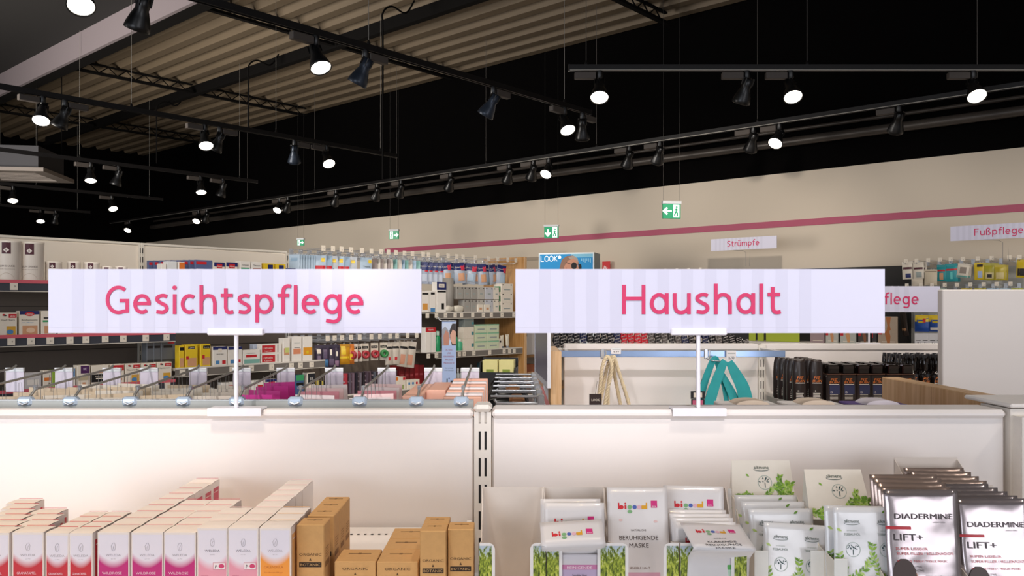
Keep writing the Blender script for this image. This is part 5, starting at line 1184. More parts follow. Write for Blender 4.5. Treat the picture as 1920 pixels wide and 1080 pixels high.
row_boxes([(799, 819, 614, 'cream carton with red curved top on the care shelf', wh, [(-1, 1, .82, 1, red), (-.02, .02, 0, .8, lgr)], [('TENA', 0, .87, .07, wh, .5)])], Z6)
def cbottle(w, d, h, m_, cap, lab, X, z, c=SF, cat='bottle'):
    t = thing('care_bottle', lab, cat, FA, (xa(X, c), c+d/2+.006, z))
    MB().lathe([(w*.46, 0), (w*.5, .006), (w*.5, h*.68), (w*.36, h*.76), (w*.18, h*.80)], m_, 16, 1, d/w).build('body', t)
    MB().lathe([(w*.24, h*.80), (w*.24, h), (w*.2, h*1.01)], cap, 14).build('cap', t); return t
cbottle(.045, .035, .145, M('#2a9a62', .35), M('#bfe0cc', .4), 'green lotion bottle left of the hanging banner', 825, Z6)
cbottle(.05, .035, .135, M('#36a46e', .35), M('#2f9a62', .4), 'green lotion bottle right of hanging banner', 857, Z6)
cbottle(.05, .04, .085, M('#55b58a', .35), M('#dfe8dc', .4), 'short green bottle with white cap right of the banner', 866, Z6)
for k, (X0, X1, z, h_) in enumerate(((870, 890, Z6, .085), (870, 890, Z6+.0855, .085), (872, 890, Z6+.171, .06))):
    o = box_goods('care_box', 'cream care box with teal mark, %s of its stack right of the green bottles' % ('bottom', 'middle', 'top')[k], 'box', wpx(X0, X1), .06, h_, cr if k < 2 else M('#7e8580'), [(.5, .95, .3, .6, M('#4f8a90'))]); at_shelf(o, X0, X1, z, SF, .06); o['group'] = 'cream care boxes beside green bottles'
for r_ in range(3):
    for c_, (X0, X1) in enumerate(((892, 914), (915, 937))):
        o = box_goods('glove_box', 'pale green care box, %s column, %s level' % (('left', 'right')[c_], ('bottom', 'middle', 'top')[r_]), 'box', wpx(X0, X1), .10, .062, M('#cfd8b8', .5), [(-1, 1, .86, 1, M('#8cc4a0')), (-.6, .6, .35, .5, lgr)]); at_shelf(o, X0, X1, Z6+r_*.0625, SF, .10); o['group'] = 'pale green care boxes'
def tube_pack(lab, X, z, h, w, m_, capm, c=SF, lean=0):
    t = thing('cream_tube', lab, 'tube', FA, (xa(X, c), c+.03, z), 0, None, 0, lean)
    MB().lathe([(w*.3, 0), (w*.3, h*.16)], capm, 12).build('cap', t)
    MB().lathe([(w*.36, h*.16), (w*.46, h*.2), (w*.5, h*.9)], m_, 14, 1, .55, cap=True).box(-w*.5, w*.5, -.003, .003, h*.88, h, m_).build('body', t)
tube_pack('white cream tube leaning at the shelf end, left of two', 948, Z6, .10, .035, M('#e4dcc6', .4), M('#55606a'), lean=-.12); tube_pack('white cream tube at the shelf end, right of two', 957, Z6, .105, .038, M('#e4dcc6', .4), M('#8a8f94'), lean=-.05)
o = box_goods('care_box', 'small cream care box left of the leaning tubes', 'box', .04, .04, .075, cr, [(-.4, .5, .6, .8, INK)]); at_shelf(o, 938, 944, Z6)
# lowest level
for i in range(9):
    X = 755+i*9; o = box_goods('care_pack', 'red care pack, %s of the low red row' % side(i, 9), 'box', .055, .10, .145-.004*(i % 3), M('#8c1a22', .4), [(-.5, .5, .5, .6, M('#b04a50'))]); at_shelf(o, X-4, X+4, 1.0205 if i > 99 else 1.0405 if X < 792 else 1.0005, SF+.16, .10); o['group'] = 'red care packs on low shelf'
for i in range(9):
    cbottle(.03, .03, .15-.002*i, M('#a9aeb0', .2), M('#dcdcd8', .3), 'clear bottle, %s of the row right of the banner' % side(i, 9), 857+i*5.4, 1.0005, SF+.05)['group'] = 'clear bottles on low shelf'
o = box_goods('care_box', 'cream box ending the clear bottle row', 'box', .06, .06, .14, M('#cfc8b0'), []); at_shelf(o, 905, 914, 1.0005)
for i in range(6):
    tube_pack('teal tube, %s of the row beside the oak panel' % side(i, 6), 905+i*10, 1.0005, .17, .05, M('#1f6f7c' if i > 3 else '#1c3d44', .35), BLACK, SF+.12-.02*i)
# ================================================================== back side of the left front gondola: rail with hooks
t = MB().box(-1.2, -.075, 1.640, 1.650, 1.397, 1.417, M('#a9aba6', .4, .1)).box(-1.2, -.075, 1.639, 1.651, 1.4172, 1.4185, CHROME).build('hook_rail')
tag(t, 'flat grey rail on top of the front gondola carrying slanted hooks', 'rail')
LIL = M('#dcd2dd', .35, alpha=1); HOLD = M('#dfe2e2', .25)
def long_hook(x, lab):
    t = thing('slanted_hook', lab, 'hook', FW, (x, 1.645, 1.418), 0, 'slanted hooks along the front gondola')
    MB().bbox(-.0145, .0145, -.009, .009, -.012, .006, M('#c6d6e8', .2, .35), .004).tube([(-.009, -.010, -.004), (0, -.012, -.008), (.009, -.010, -.004)], .0025, CHROME, 6).build('clip', t)
    MB().tube([(.002, .006, .003), (.002, .03, .018), (.002, .34, .036), (.002, .355, .042)], .0026, STEEL, 8).tube([(.002, .03, .018), (.002, .027, .024)], .004, CHROME, 6).build('prong', t)
    p = MB().box(-.021, .021, .352, .355, -.020, .028, LIL).box(-.0215, .0215, .350, .357, .028, .037, HOLD).box(-.021, -.003, .3495, .350, .034, .037, M('#f4f4f4', .3)).box(.004, .021, .3495, .350, .034, .037, M('#f4f4f4', .3)); p.build('price_holder', t)
    return t
HX = [-172, -60, 49, 134, 245, 345, 445, 555, 675, 781, 865]
HL = ['slanted hook outside left edge, its tag holder showing first from left', 'slanted hook at left edge, its tag holder showing second from left', 'slanted hook clipped nearest the left edge', 'slanted hook, second clip from the left edge', 'slanted hook, third clip from the left edge',
      'slanted hook left of the sign pole', 'slanted hook clipped behind the sign pole', 'slanted hook, first one right of the sign pole', 'slanted hook, second one right of sign pole', 'slanted hook over peach and purple boxes', 'slanted hook nearest the slotted post']
for X, l in zip(HX, HL): long_hook(PXW(X, 1.645), l)
bgs = M('#d9c4a6', .6, var=.12, scale=30, bump=.3); bgw = M('#e6dccb', .6); grn2 = M('#3f9a4a', .5); mag = M('#c9308c', .45); pk1 = M('#e59aa4', .5); pk2 = M('#f0d2cf', .5); pch = M('#eab39a', .5); wh2 = M('#ece2df', .5); lil2 = M('#7a6f96', .5)
def hung(x, y, z, w, h, m_, prints, lab, grp, rz=0, ry=0, d=.006):
    o = packet(w, h, d, m_, prints, (), .030); put(o, FW, (x, y, z), rz, 0, ry); tag(o, lab, 'packet', grp)
def hung_set(X, n, w, mats, what, where, grp, z=1.428, sk=0, prints=()):
    x = PXW(X, 1.645)
    for k in range(n):
        hung(x+.002+sk*k, 1.70+.235*k/max(1, n-1), z-.026+.014*k/max(1, n-1), w, .125, mats[k % len(mats)], prints[k % len(prints)] if prints else (), '%s, %s %s' % (what, ('nearest one' if k == 0 else 'farthest one' if k == n-1 else ORD[k]+' one'), where), grp, PI+random.uniform(-.12, .12), random.uniform(-.04, .04), .010)
hung_set(-60, 5, .10, [bgs], 'wrinkled beige sponge packet', 'on the slanted hook at left edge', 'wrinkled beige packets', 1.425)
hung_set(49, 6, .10, [bgs, bgs, bgw], 'wrinkled beige sponge packet', 'on the slanted hook nearest left edge', 'wrinkled beige packets', 1.432)
hung_set(134, 6, .10, [bgs, bgw], 'beige sponge packet', 'on the second slanted hook', 'wrinkled beige packets', 1.434)
hung_set(245, 6, .095, [bgw, bgw, bgs], 'cream packet', 'on the third slanted hook', 'cream packets', 1.432, prints=((), (), ()))
hung_set(345, 6, .080, [bgw], 'white packet', 'on the hook left of the sign pole', 'cream packets', 1.430)
hung_set(232, 1, .045, [grn2], 'green edged packet', 'beside the third slanted hook', 'green packets', 1.436)
hung_set(325, 1, .045, [grn2], 'green edged packet', 'left of the hook beside sign pole', 'green packets', 1.436)
hung_set(445, 5, .070, [mag], 'magenta glove packet', 'on the hook behind the sign pole', 'magenta glove packets', 1.438, prints=([(-.9, .9, .1, .9, mag)],))
hung_set(555, 6, .085, [pk1, pk2, wh2], 'pink and white packet', 'on first hook right of the pole', 'pink and white packets', 1.432)
hung_set(675, 6, .085, [pk1, wh2, pk2], 'pink and white packet', 'on second hook right of the pole', 'pink and white packets', 1.434)
for i, (x0, x1, y0, dd, z1, m_, pr, l) in enumerate(((-.222, -.182, 1.70, .26, 1.442, pch, [(-.8, .8, .5, .8, wh2)], 'peach box with white lid, left half of the peach pair'), (-.181, -.146, 1.70, .06, 1.428, lil2, [(-.8, .8, .2, .8, M('#4f4a78'))], 'small purple box in front of the peach boxes'),
                                    (-.181, -.140, 1.775, .185, 1.446, pch, [(-.8, .8, .6, .8, wh2)], 'peach box with white lid standing behind the purple box'))):
    o = box_goods('cosmetic_box', l, 'box', x1-x0, dd, z1-.022-1.3115, m_, pr); put(o, FW, ((x0+x1)/2, y0+dd/2, 1.3115), 0)
for k in range(7):
    o = box_goods('cosmetic_box', 'peach and white box, %s of the row nearest the slotted post' % ('front' if k == 0 else 'rear' if k == 6 else ORD[k]), 'box', .078-.002*(k % 2), .030, .106+.003*k, pch if k % 2 == 0 else wh2, [(-.9, -.1, .7, .95, wh2)]); put(o, FW, (-.100+.001*k, 1.70+.0345*k+.01, 1.3115), .02); o['group'] = 'peach boxes near the slotted post'
o = MB().box(-.25, -.055, 1.655, 2.02, 1.300, 1.311, SHELFW).build('rear_shelf'); tag(o, 'white rear shelf of the front gondola under the peach boxes', 'shelf')
# packages behind the household gondola
for X, cm, l in ((1405, M('#e9e2da', .5), 'white pack with rounded beige top behind the household gondola, left of three'), (1526, M('#e9e2da', .5), 'white pack with rounded beige top behind household gondola, middle of three'), (1645, M('#5a4580', .5), 'purple pack with rounded pale top behind household gondola')):
    t = thing('rounded_pack', l, 'pack', FW, (PXW(X, 1.74), 1.74, 1.2997))
    MB().bbox(-.062, .055, -.03, .05, 0, .100, cm, .002).build('box_body', t)
    pts = [(.034*math.cos(PI*k/14), .100+.0095*math.sin(PI*k/14)) for k in range(15)]; m = MB(); pm = M('#dbc6ae', .5) if cm != M('#5a4580', .5) else M('#d9cfd4', .5)
    fr_ = [(a, -.028, b) for a, b in pts]; bk = [(a, .03, b) for a, b in pts]; n_ = len(pts)
    m.add(fr_+bk, [tuple(reversed(range(n_))), tuple(range(n_, 2*n_))]+[(i, (i+1) % n_, n_+(i+1) % n_, n_+i) for i in range(n_)], pm); m.build('rounded_top', t)
o = MB().box(-.04, .93, 1.68, 2.02, 1.288, 1.2995, SHELFW).build('rear_shelf'); tag(o, 'white rear shelf of the household gondola under the rounded packs', 'shelf')
# ================================================================== black goods on hooks between the front gondolas and the long shelf
t = thing('end_rack', 'narrow rack with chrome rail holding black packs, left of the framed poster', 'rack', FW, (.085, 2.35, 0))
MB().bbox(-.0, .02, -.42, .50, 0, 1.33, M('#a8484c', .5), .003).build('red_side_board', t)
MB().bbox(-.02, .0, -.42, .50, 1.335, 1.355, CHROME, .002).build('rail', t)
for k in range(6):
    y = 1.99+.13*k; l = 'chrome hook of the rack with black packs, %s from the front' % ORD[k]
    t = thing('rack_hook', l, 'hook', FW, (.064, y, 1.372), 0, 'chrome hooks of the end rack')
    MB().tube([(0, 0, 0), (-.10, 0, 0), (-.105, 0, .008)], .0035, CHROME, 8).build('prong', t); MB().tube([(0, .02, .014), (-.115, .02, .014)], .003, CHROME, 6).build('tag_arm', t)
    MB().bbox(-.004, .012, -.018, .03, -.035, .02, CHROME, .003).build('clip', t)
    o = crumple('black_pack', 'glossy black pack hanging on the end rack, %s from the front' % ORD[k], .125, .075, .13, M('#0f0d0e', .3), 50+k); put(o, FW, (.064-.075, y+.035, 1.235+.004*k)); o['group'] = 'glossy black packs'
for k, (x, y) in enumerate(((.032, 2.06), (.022, 2.32))):
    o = MB().bbox(-.019, .019, -.045, .045, -.06, .0, M('#9c6a42', .6), .008).build('kraft_wrap'); put(o, FW, (x-.02, y, 1.383+.0*k), 0); tag(o, 'brown kraft wrap around black packs on end rack, %s' % ('nearer one', 'farther one')[k], 'wrap')
t = thing('counter_bin', 'black open bin with yellow-green boxes beside the end rack', 'bin', FW, (-.045, 2.93, 1.29), -.1)
MB().box(-.062, .062, -.05, -.046, 0, .085, BLACK).box(-.062, .062, .046, .05, 0, .13, BLACK).box(-.062, -.058, -.046, .046, 0, .12, BLACK).box(.058, .062, -.046, .046, 0, .10, BLACK).box(-.062, .062, -.05, .05, -.003, 0, BLACK).build('tray', t)
for k, dx in enumerate((-.028, .028)):
    o = box_goods('soap_box', 'yellow-green soap box standing in the black bin, %s one' % ('left', 'right')[k], 'box', .052, .06, .125, M('#d9cf8a', .5), [(-.5, .5, .5, .75, M('#7f8f2c')), (-.3, .3, .2, .4, cr)]); put(o, FW, (-.045+dx, 2.925, 1.2905), -.1)
o = MB().bbox(-.14, .10, 2.86, 3.02, 1.266, 1.286, SHELFW, .002).build('small_shelf'); tag(o, 'small white shelf carrying the black bin', 'shelf'); 
# shelf goods glimpsed beyond the oak end panel
t = thing('beauty_shelf_unit', 'shelf unit glimpsed between the oak panel and framed poster', 'shelf unit', FA, (5.62, 4.72, 0))
MB().box(-.5, .5, 0, .02, 0, 1.72, M('#cfc5b8', .6)).build('back_panel', t)
for z in (1.49, 1.21, .93): MB().box(-.5, .5, -.35, 0, z-.02, z, M('#8f6a44', .5)).build('shelf', t)
for i, (n, z, w_, h_, m_, l) in enumerate(((5.22, 1.4905, .12, .16, M('#b0703a', .5), 'brown gift box beyond oak panel on the upper shelf'), (5.38, 1.4905, .14, .17, M('#c9c4be', .5), 'grey box beyond oak panel on the upper shelf'), (5.25, 1.2105, .2, .21, M('#cfcac6', .5), 'large pale box with round dark marks beyond oak panel'),
                                        (5.24, .9305, .12, .20, M('#9a5a3c', .5), 'russet box beyond the oak panel on the lowest shelf'), (5.40, .9305, .12, .18, M('#c9a894', .5), 'pinkish box beyond the oak panel on the lowest shelf'))):
    o = box_goods('gift_box', l, 'box', w_, .1, h_, m_, [(-.9, -.5, .7, .85, BLACK), (-.95, -.6, .35, .5, BLACK)] if i == 2 else [(-.6, .6, .3, .7, M('#d9a878'))]); put(o, FA, (n, 4.47, z))
# hanging banner
t = thing('hanging_banner', 'narrow pale blue care products banner hanging below the bandage shelf', 'banner', FA, (xa(842, 4.16), 4.16, 0), math.radians(-50))
zt, zb_ = za(842, 603, 4.16), za(842, 727, 4.16); bw = .049
m = MB().box(-bw, bw, 0, .003, zb_, zt, M('#9fb2d6', .4)); H_ = zt-zb_
def bz(f): return zt-H_*f
m.rect(-bw*.98, bw*.98, bz(.36), bz(.02), -.0004, M('#b9c6dc')); 
m.poly([(-bw*.98, -.0008, bz(.36)), (-bw*.98, -.0008, bz(.12)), (-bw*.55, -.0008, bz(.07)), (-bw*.1, -.0008, bz(.13)), (bw*.02, -.0008, bz(.36))], M('#8f9299'))       # grey hair
m.poly([(-bw*.75, -.0012, bz(.36)), (-bw*.8, -.0012, bz(.22)), (-bw*.45, -.0012, bz(.13)), (-bw*.05, -.0012, bz(.17)), (bw*.08, -.0012, bz(.26)), (-bw*.1, -.0012, bz(.36))], M('#b07a66'))  # face
m.poly([(bw*.98, -.0008, bz(.36)), (bw*.98, -.0008, bz(.03)), (bw*.45, -.0008, bz(.03)), (bw*.05, -.0008, bz(.14)), (bw*.1, -.0008, bz(.24)), (bw*.4, -.0008, bz(.36))], M('#2c2320'))
m.poly([(bw*.95, -.0012, bz(.34)), (bw*.95, -.0012, bz(.15)), (bw*.5, -.0012, bz(.12)), (bw*.15, -.0012, bz(.20)), (bw*.2, -.0012, bz(.28)), (bw*.5, -.0012, bz(.34))], M('#c99a84'))
rt = M('#8f2f4a', .5)
for s_, f in (('ALTEN-', .44), ('UND', .49), ('KRANKEN-', .54), ('PFLEGE', .59), ('PRODUKTE', .64)): m.text(s_, 0, bz(f), .0125, rt, -.0008, w=bw*(1.0 if s_ in ('ALTEN-', 'PFLEGE') else .55 if s_ == 'UND' else 1.5))
m.text('Gut versorgt', 0, bz(.71), .007, INK, -.0008, w=bw*1.1); m.text('in allen Lebenslagen', 0, bz(.745), .006, INK, -.0008, w=bw*1.3)
m.rect(-bw*.35, -bw*.2, bz(.95), bz(.86), -.0008, BLACK); m.rect(bw*.2, bw*.6, bz(.92), bz(.89), -.0008, BLACK); m.disc(0, bz(.86), .004, .006, -.0008, navy); m.rect(-bw*.5, bw*.1, bz(.99), bz(.95), -.0008, M('#7a4a44'))
m.build('banner_sheet', t)
MB().tube([(-.075, .01, zt+.03), (-.07, .01, zt+.012), (-.05, .01, zt+.006), (bw, .01, zt+.006), (bw, .01, zt-.004)], .003, CHROME, 6).tube([(0, .01, zt+.006), (0, .002, zt-.004)], .002, CHROME, 5).build('hanger', t)
# ================================================================== middle gondola
YM, GM = 3.9, 1.427
def mid_gondola(lab, x0, x1):
    t = thing('gondola_shelf', lab, 'shelf unit', FW, ((x0+x1)/2, YM, 0)); w = (x1-x0)/2
    MB().bbox(-w+.016, w-.016, .006, .04, .1, GM-.03, PANEL, .004).build('back_panel', t)
    MB().bbox(-w+.016, w-.016, -.004, .09, GM-.030, GM, PANEL, .006).build('top_ledge', t)
    m = MB(); upright(m, w, 0, 0, GM-.004, first=1.37); m.build('upright', t)
    MB().box(-w, w, -.45, 0, 0, .14, PANEL).build('plinth', t)
    return t
mid_gondola('cream middle gondola unit where the two bags hang', .225, 1.160)
g = mid_gondola('cream middle gondola unit holding dark sunscreen bottles', 1.160, 2.12)
m = MB().bbox(-.462, .462, -.56, -.004, 1.188, 1.208, SHELFW, .003)
for k in range(60): x = -.44+k*.0147; m.poly([(x, -.03, 1.2084), (x+.006, -.03, 1.2084), (x+.006, -.02, 1.2084), (x, -.02, 1.2084)], BLACK)
m.build('shelf', g)
t = thing('oak_side_panel', 'oak end panel of the middle gondola beside framed poster', 'end panel', FW, (.182, 3.7, 0))
MB().bbox(-.022, .022, -.22, .24, 0, 1.415, WOOD, .002).build('board', t); MB().box(-.0225, .0225, -.2225, -.22, 0, 1.4152, WOODL).build('edge_band', t)
t = thing('bag_rail', 'long shining rail across middle gondola from which two bags hang', 'rail', FW, (.2, 3.62, 1.397))
MB().bbox(0, .975, -.006, .006, -.014, .014, M('#a5c0ea', .2, .55, var=.02), .002).build('bar', t)  # bluish tint puts the rail's reflection into its base colour
MB().box(.95, .965, 0, .28, -.012, .012, CHROME).build('arm', t); MB().box(.03, .045, 0, .28, -.012, .012, CHROME).build('arm', t)
# framed poster
t = thing('framed_poster', 'white framed dark poster standing turned away beside the oak panel', 'poster', FW, (.148, 3.5, 0), 0)
x0, y0, x1, y1 = .147, 3.40, .112, 4.05
P0 = Vector((0, 0, 0)); d_ = Vector((x1-x0, y1-y0, 0)); L_ = d_.length; an = math.atan2(d_.y, d_.x)
put(t, FW, (x0, y0, 1.27), an+PI)   # local x from far to near, front (-y) faces left aisle
zt_ = .36
m = MB().box(-L_, 0, -.004, .01, 0, .022, M('#e6e6ec', .4)).box(-L_, 0, -.004, .01, zt_-.022, zt_, M('#e6e6ec', .4)).box(-L_, -L_+.022, -.004, .01, .022, zt_-.022, M('#e6e6ec', .4)).box(-.022, 0, -.004, .01, .022, zt_-.022, M('#e6e6ec', .4)); m.build('frame', t)
for sg, ys in ((1, -.002), (-1, .0085)):
    m = MB().box(-L_+.022, -.022, min(ys, ys+sg*.002), max(ys, ys+sg*.002), .022, zt_-.022, M('#77707e', .3)); m.build('poster_sheet', t)
MB().box(-L_*.5-.01, -L_*.5+.01, .01, .03, -1.27, .2, M('#d8d8dc', .4)).build('stand', t)
# ---- the bags
def rope(m, pts, r, mat1):
    P = crom(pts, 8); n_ = len(P); tot = 0; acc = [0]
    for a, b in zip(P, P[1:]): tot += (b-a).length; acc.append(tot)
    for s_ in (0, 1, 2):
        q = []; u = None
        N = int(tot/.004)
        for k in range(N+1):
            d = tot*k/N; i = max(j for j in range(n_) if acc[j] <= d+1e-9); i = min(i, n_-2)
            f = (d-acc[i])/max(1e-6, acc[i+1]-acc[i]); p = P[i].lerp(P[i+1], f); T = (P[i+1]-P[i]).normalized()
            u = Vector((0, 1, 0)); u = (u-T*u.dot(T)).normalized(); w = T.cross(u); a = d/.045*2*PI+s_*2*PI/3
            q.append(p+u*math.cos(a)*r*.55+w*math.sin(a)*r*.55)
        m.tube(q, r*.58, mat1, 6)
ROPE = M('#dccaa8', .85, var=.10, scale=200)
def pz(Y, d): return EYE-(Y-HOR)*d/F
xr = lambda X: PXW(X, 3.58)
t = thing('rope_handle_bag', 'canvas beach bag hanging by twisted beige rope handles', 'bag', FW, (xr(1143), 3.58, .78))
zc = .78
def L(X, Y, dy=0): return (xr(X)-xr(1143), dy, pz(Y, 3.58)-zc)
for k, pts in enumerate(([L(1107, 790, -.02), L(1122, 740, -.02), L(1128, 690, -.02), L(1138, 668, -.01), L(1146, 690, -.02), L(1136, 740, -.02), L(1128, 790, -.02)],
                      [L(1142, 790, .01), L(1140, 730, .0), L(1146, 690, 0), L(1151, 668, 0), L(1160, 695, .01), L(1176, 745, .01), L(1188, 790, .01)],
                      [L(1120, 790, .05), L(1133, 730, .05), L(1141, 690, .05), L(1149, 670, .03), L(1155, 705, .05), L(1163, 745, .05), L(1172, 790, .05)])):
    m = MB(); rope(m, pts, .0075, ROPE); m.build('rope_handle', t)
m = MB().lathe([(.16, 0), (.19, .05), (.20, .25), (.19, .345), (.185, .35), (.18, .345), (.18, .1)], M('#cbb79a', .85, var=.1, scale=90), 24, 1, .38, c=(.04, .02)); m.build('bag_body', t)
o = MB().box(-.026, .026, -.001, .001, -.05, 0, M('#2a1712', .6)).text('LOOK', 0, -.03, .010, cr, -.0013, w=.034).tube([(0, 0, 0), (.01, .03, .05)], .0008, INK, 4).build('hang_tag', t); put(o, FW, L(1115, 737, -.035))
# ring clips
for X, l in ((1131, 'chrome clip holding the rope handle bag on rail'), (1327, 'chrome clip holding the turquoise bag on rail')):
    o = MB().bbox(-.008, .008, -.012, -.007, -.022, .022, CHROME, .002).bbox(.012, .018, -.012, -.007, -.022, .018, CHROME, .002).tube([(0, -.012, -.018), (.01, -.03, -.026), (.02, -.045, -.026), (.055, -.03, -.03)], .003, CHROME, 6).build('rail_clip'); put(o, FW, (xr(X), 3.62, 1.397)); tag(o, l, 'clip')
TEAL = M('#2ea3a6', .75, var=.12, scale=25, bump=.2)
def strap(m, pts, w):
    P = crom([p[:3] for p in pts], 5); vs = []; k = len(P); W_ = [p[3] for p in pts]
    for i, p in enumerate(P):
        f = i/5; j = min(int(f), len(W_)-2); wd = (W_[j]+(W_[j+1]-W_[j])*(f-j))/2
        T = (P[min(i+1, k-1)]-P[max(i-1, 0)]).normalized(); s_ = Vector((T.z, 0, -T.x))
        if s_.length < .2: s_ = Vector((1, 0, 0))
        s_ = s_.normalized(); vs += [p+s_*wd+Vector((0, -.002, 0)), p-s_*wd+Vector((0, -.002, 0)), p-s_*wd+Vector((0, .003, 0)), p+s_*wd+Vector((0, .003, 0))]
    fs = []
    for i in range(k-1):
        for q in range(4): fs.append((4*i+q, 4*i+(q+1) % 4, 4*i+4+(q+1) % 4, 4*i+4+q))
    fs += [(3, 2, 1, 0), (4*k-4, 4*k-3, 4*k-2, 4*k-1)]
    m.add(vs, fs, TEAL)
t = thing('strap_bag', 'turquoise cloth bag hanging by two broad straps', 'bag', FW, (xr(1370), 3.58, .78))
def K(X, Y, w, dy=0): return (xr(X)-xr(1370), dy, pz(Y, 3.58)-.78, w)
m = MB(); strap(m, [K(1304, 800, .04, .02), K(1318, 735, .032, .02), K(1332, 690, .028, .01), K(1341, 672, .024, 0), K(1350, 690, .022, .02), K(1362, 730, .02, .03), K(1372, 800, .02, .03)], 1); m.build('strap', t)
m = MB(); strap(m, [K(1316, 800, .05, -.02), K(1334, 735, .045, -.02), K(1350, 690, .035, -.02), K(1358, 676, .028, -.02)], 1)
strap(m, [K(1366, 678, .028, -.01), K(1378, 700, .045, -.01), K(1394, 735, .058, -.01), K(1402, 800, .07, -.01)], 1)
strap(m, [K(1354, 700, .02, .01), K(1372, 735, .035, .01), K(1386, 770, .04, .01), K(1392, 800, .04, .01)], 1); m.build('strap', t)
MB().lathe([(.16, 0), (.2, .06), (.21, .25), (.20, .345), (.19, .35), (.19, .1)], TEAL, 24, 1, .36, c=(0, .02)).build('bag_body', t)
o = MB().box(-.030, .030, -.001, .001, -.032, 0, BLACK).rect(-.018, .018, -.026, -.006, -.0013, cr).box(-.028, .028, -.001, .001, -.068, -.033, BLACK).rect(-.022, .022, -.064, -.038, -.0013, M('#c45a7a')).tube([(0, 0, 0), (.02, .01, .05)], .0008, INK, 4).build('hang_tag', t); put(o, FW, K(1305, 732, 0, -.035)[:3])
for X, Y, w_, h_, l, tx in ((1155, 654, .042, .022, 'white price label on rail right of the rope handles', '4,99'), (1371, 659, .042, .048, 'white price label in a holder over turquoise straps', '16,99')):
    o = MB().box(-w_/2, w_/2, -.002, 0, -h_, 0, M('#e9e4e4', .4)).text(tx, 0, -h_*.72, h_*.3, INK, -.0023, w=w_*.6).rect(-w_*.4, w_*.4, -h_*.2, -h_*.12, -.0022, lgr).box(-w_/2, w_/2, -.001, .012, 0, .003, HOLD).build('price_label'); put(o, FW, (PXW(X, 3.6), 3.6, pz(Y, 3.6))); tag(o, l, 'label')
# ---- sunscreen bottles
BR = M('#231a17', .35, coat=.2); BRG = M('#140e0c', .12, coat=.5); ORG = M('#d9762c', .5); BLU = M('#2c3050', .4); WT = M('#cfc8c0', .5); BCAP = M('#2e211b', .4)
def pizprint(m, w, h, yf, z0, big=True):
    m.text('PIZ', -w*.04, z0, h*.062, ORG, -.0008, yf, w=w*.42, slant=.2); m.text('BUIN', -w*.02, z0-h*.075, h*.062, ORG, -.0008, yf, w=w*.62, slant=.2)
    m.rect(-w*.34, w*.30, z0-h*.105, z0-h*.09, -.0007, WT, yf)
def lotion():
    t = thing('sunscreen_lotion', 'x', 'bottle'); w, d, h = .058, .034, .176
    m = MB().lathe([(w*.44, 0), (w*.5, .008), (w*.5, h*.62), (w*.45, h*.86), (w*.38, h*.95)], BR, 20, 1, d/w)
    yf = lambda x, z: -d/2*math.sqrt(max(0, 1-(2*x/w)**2))
    pizprint(m, w, h, yf, h*.56); m.text('15', -w*.18, h*.26, h*.045, WT, -.0008, yf)
    for k in range(4): m.rect(-w*.3, w*(.2-.05*(k % 2)), h*(.22-.04*k), h*(.235-.04*k), -.0008, WT, yf)
    m.build('bottle_body', t)
    MB().lathe([(w*.38, h*.955), (w*.36, h*.99), (w*.30, h)], BCAP, 20, 1, d/w*1.1).build('cap', t)
    return t
def spray():
    t = thing('sunscreen_spray', 'x', 'bottle'); w, d, h = .062, .036, .155; b = h*.74
    m = MB().bbox(-w/2, w/2, -d/2, d/2, 0, b, BR, .006)
    pizprint(m, w, h, None, b*.80); m.rect(-w*.32, w*.34, b*.32, b*.64, -d/2-.0006, BLU); m.v = m.v
    m.text('15', -w*.2, b*.36, h*.05, WT, -d/2-.0012)
    for k in range(4): m.rect(-w*.3, w*.22, b*(.30-.05*k), b*(.315-.05*k), -d/2-.0012, WT)
    m.v = [(x, (y-d/2 if abs(y) < .002 and abs(x) < w*.49 and z > .001 else y), z) for x, y, z in m.v]
    m.box(-w/2+.002, w/2-.002, -d/2+.002, d/2-.002, b, b+.003, M('#5a3f32', .3)); m.build('bottle_body', t)
    MB().bbox(-w*.36, w*.36, -d*.42, d*.42, b+.003, h, BRG, .004).box(-w*.30, w*.30, -d*.44, -d*.42, h*.9, h*.97, BR).build('spray_head', t)
    return t
def oil():
    t = thing('tanning_oil', 'x', 'bottle'); w, d, h = .048, .034, .182; b = h*.62
    m = MB().lathe([(w*.46, 0), (w*.5, .006), (w*.5, b*.8), (w*.32, b*.95), (w*.22, b)], BRG, 16, 1, d/w)
    yf = lambda x, z: -d/2*math.sqrt(max(0, 1-(2*x/w)**2)); pizprint(m, w, h, yf, b*.66); m.build('bottle_body', t)
    MB().lathe([(w*.26, b), (w*.30, b+.01), (w*.24, h*.86), (w*.16, h)], BRG, 14).bbox(-.006, .006, -.022, 0, h*.84, h*.92, BRG, .002).build('spray_head', t)
    return t
ZG = 1.2090
def bcol(proto, first, X, y0, n, d, lab, where, grp, skew=0):
    for k in range(n):
        o = proto if (first and k == 0) else dup(proto); put(o, FW, (PXW(X, y0)+skew*k+.003*math.sin(k*2.3+X), y0+d*k, ZG), .02*math.sin(k+X))
        relabel(o, '%s, %s in %s' % (lab, 'front one' if k == 0 else ORD[k]+' from front', where), grp)
p = lotion(); bcol(p, True, 1498, 3.42, 5, .047, 'black flat lotion bottle with orange print', 'left tall column', 'tall dark lotion bottles', -.004)
bcol(p, False, 1529, 3.42, 5, .047, 'black flat lotion bottle with orange print', 'right tall column', 'tall dark lotion bottles')
p = spray()
for i, X in enumerate((1561, 1589.5, 1616, 1643.5, 1672, 1700)):
    bcol(p, i == 0, X, 3.42-.0*i, 5, .046, 'dark sunscreen spray with navy panel', 'the %s spray column' % side(i, 6), 'dark sunscreen spray bottles', .003)
p = oil()
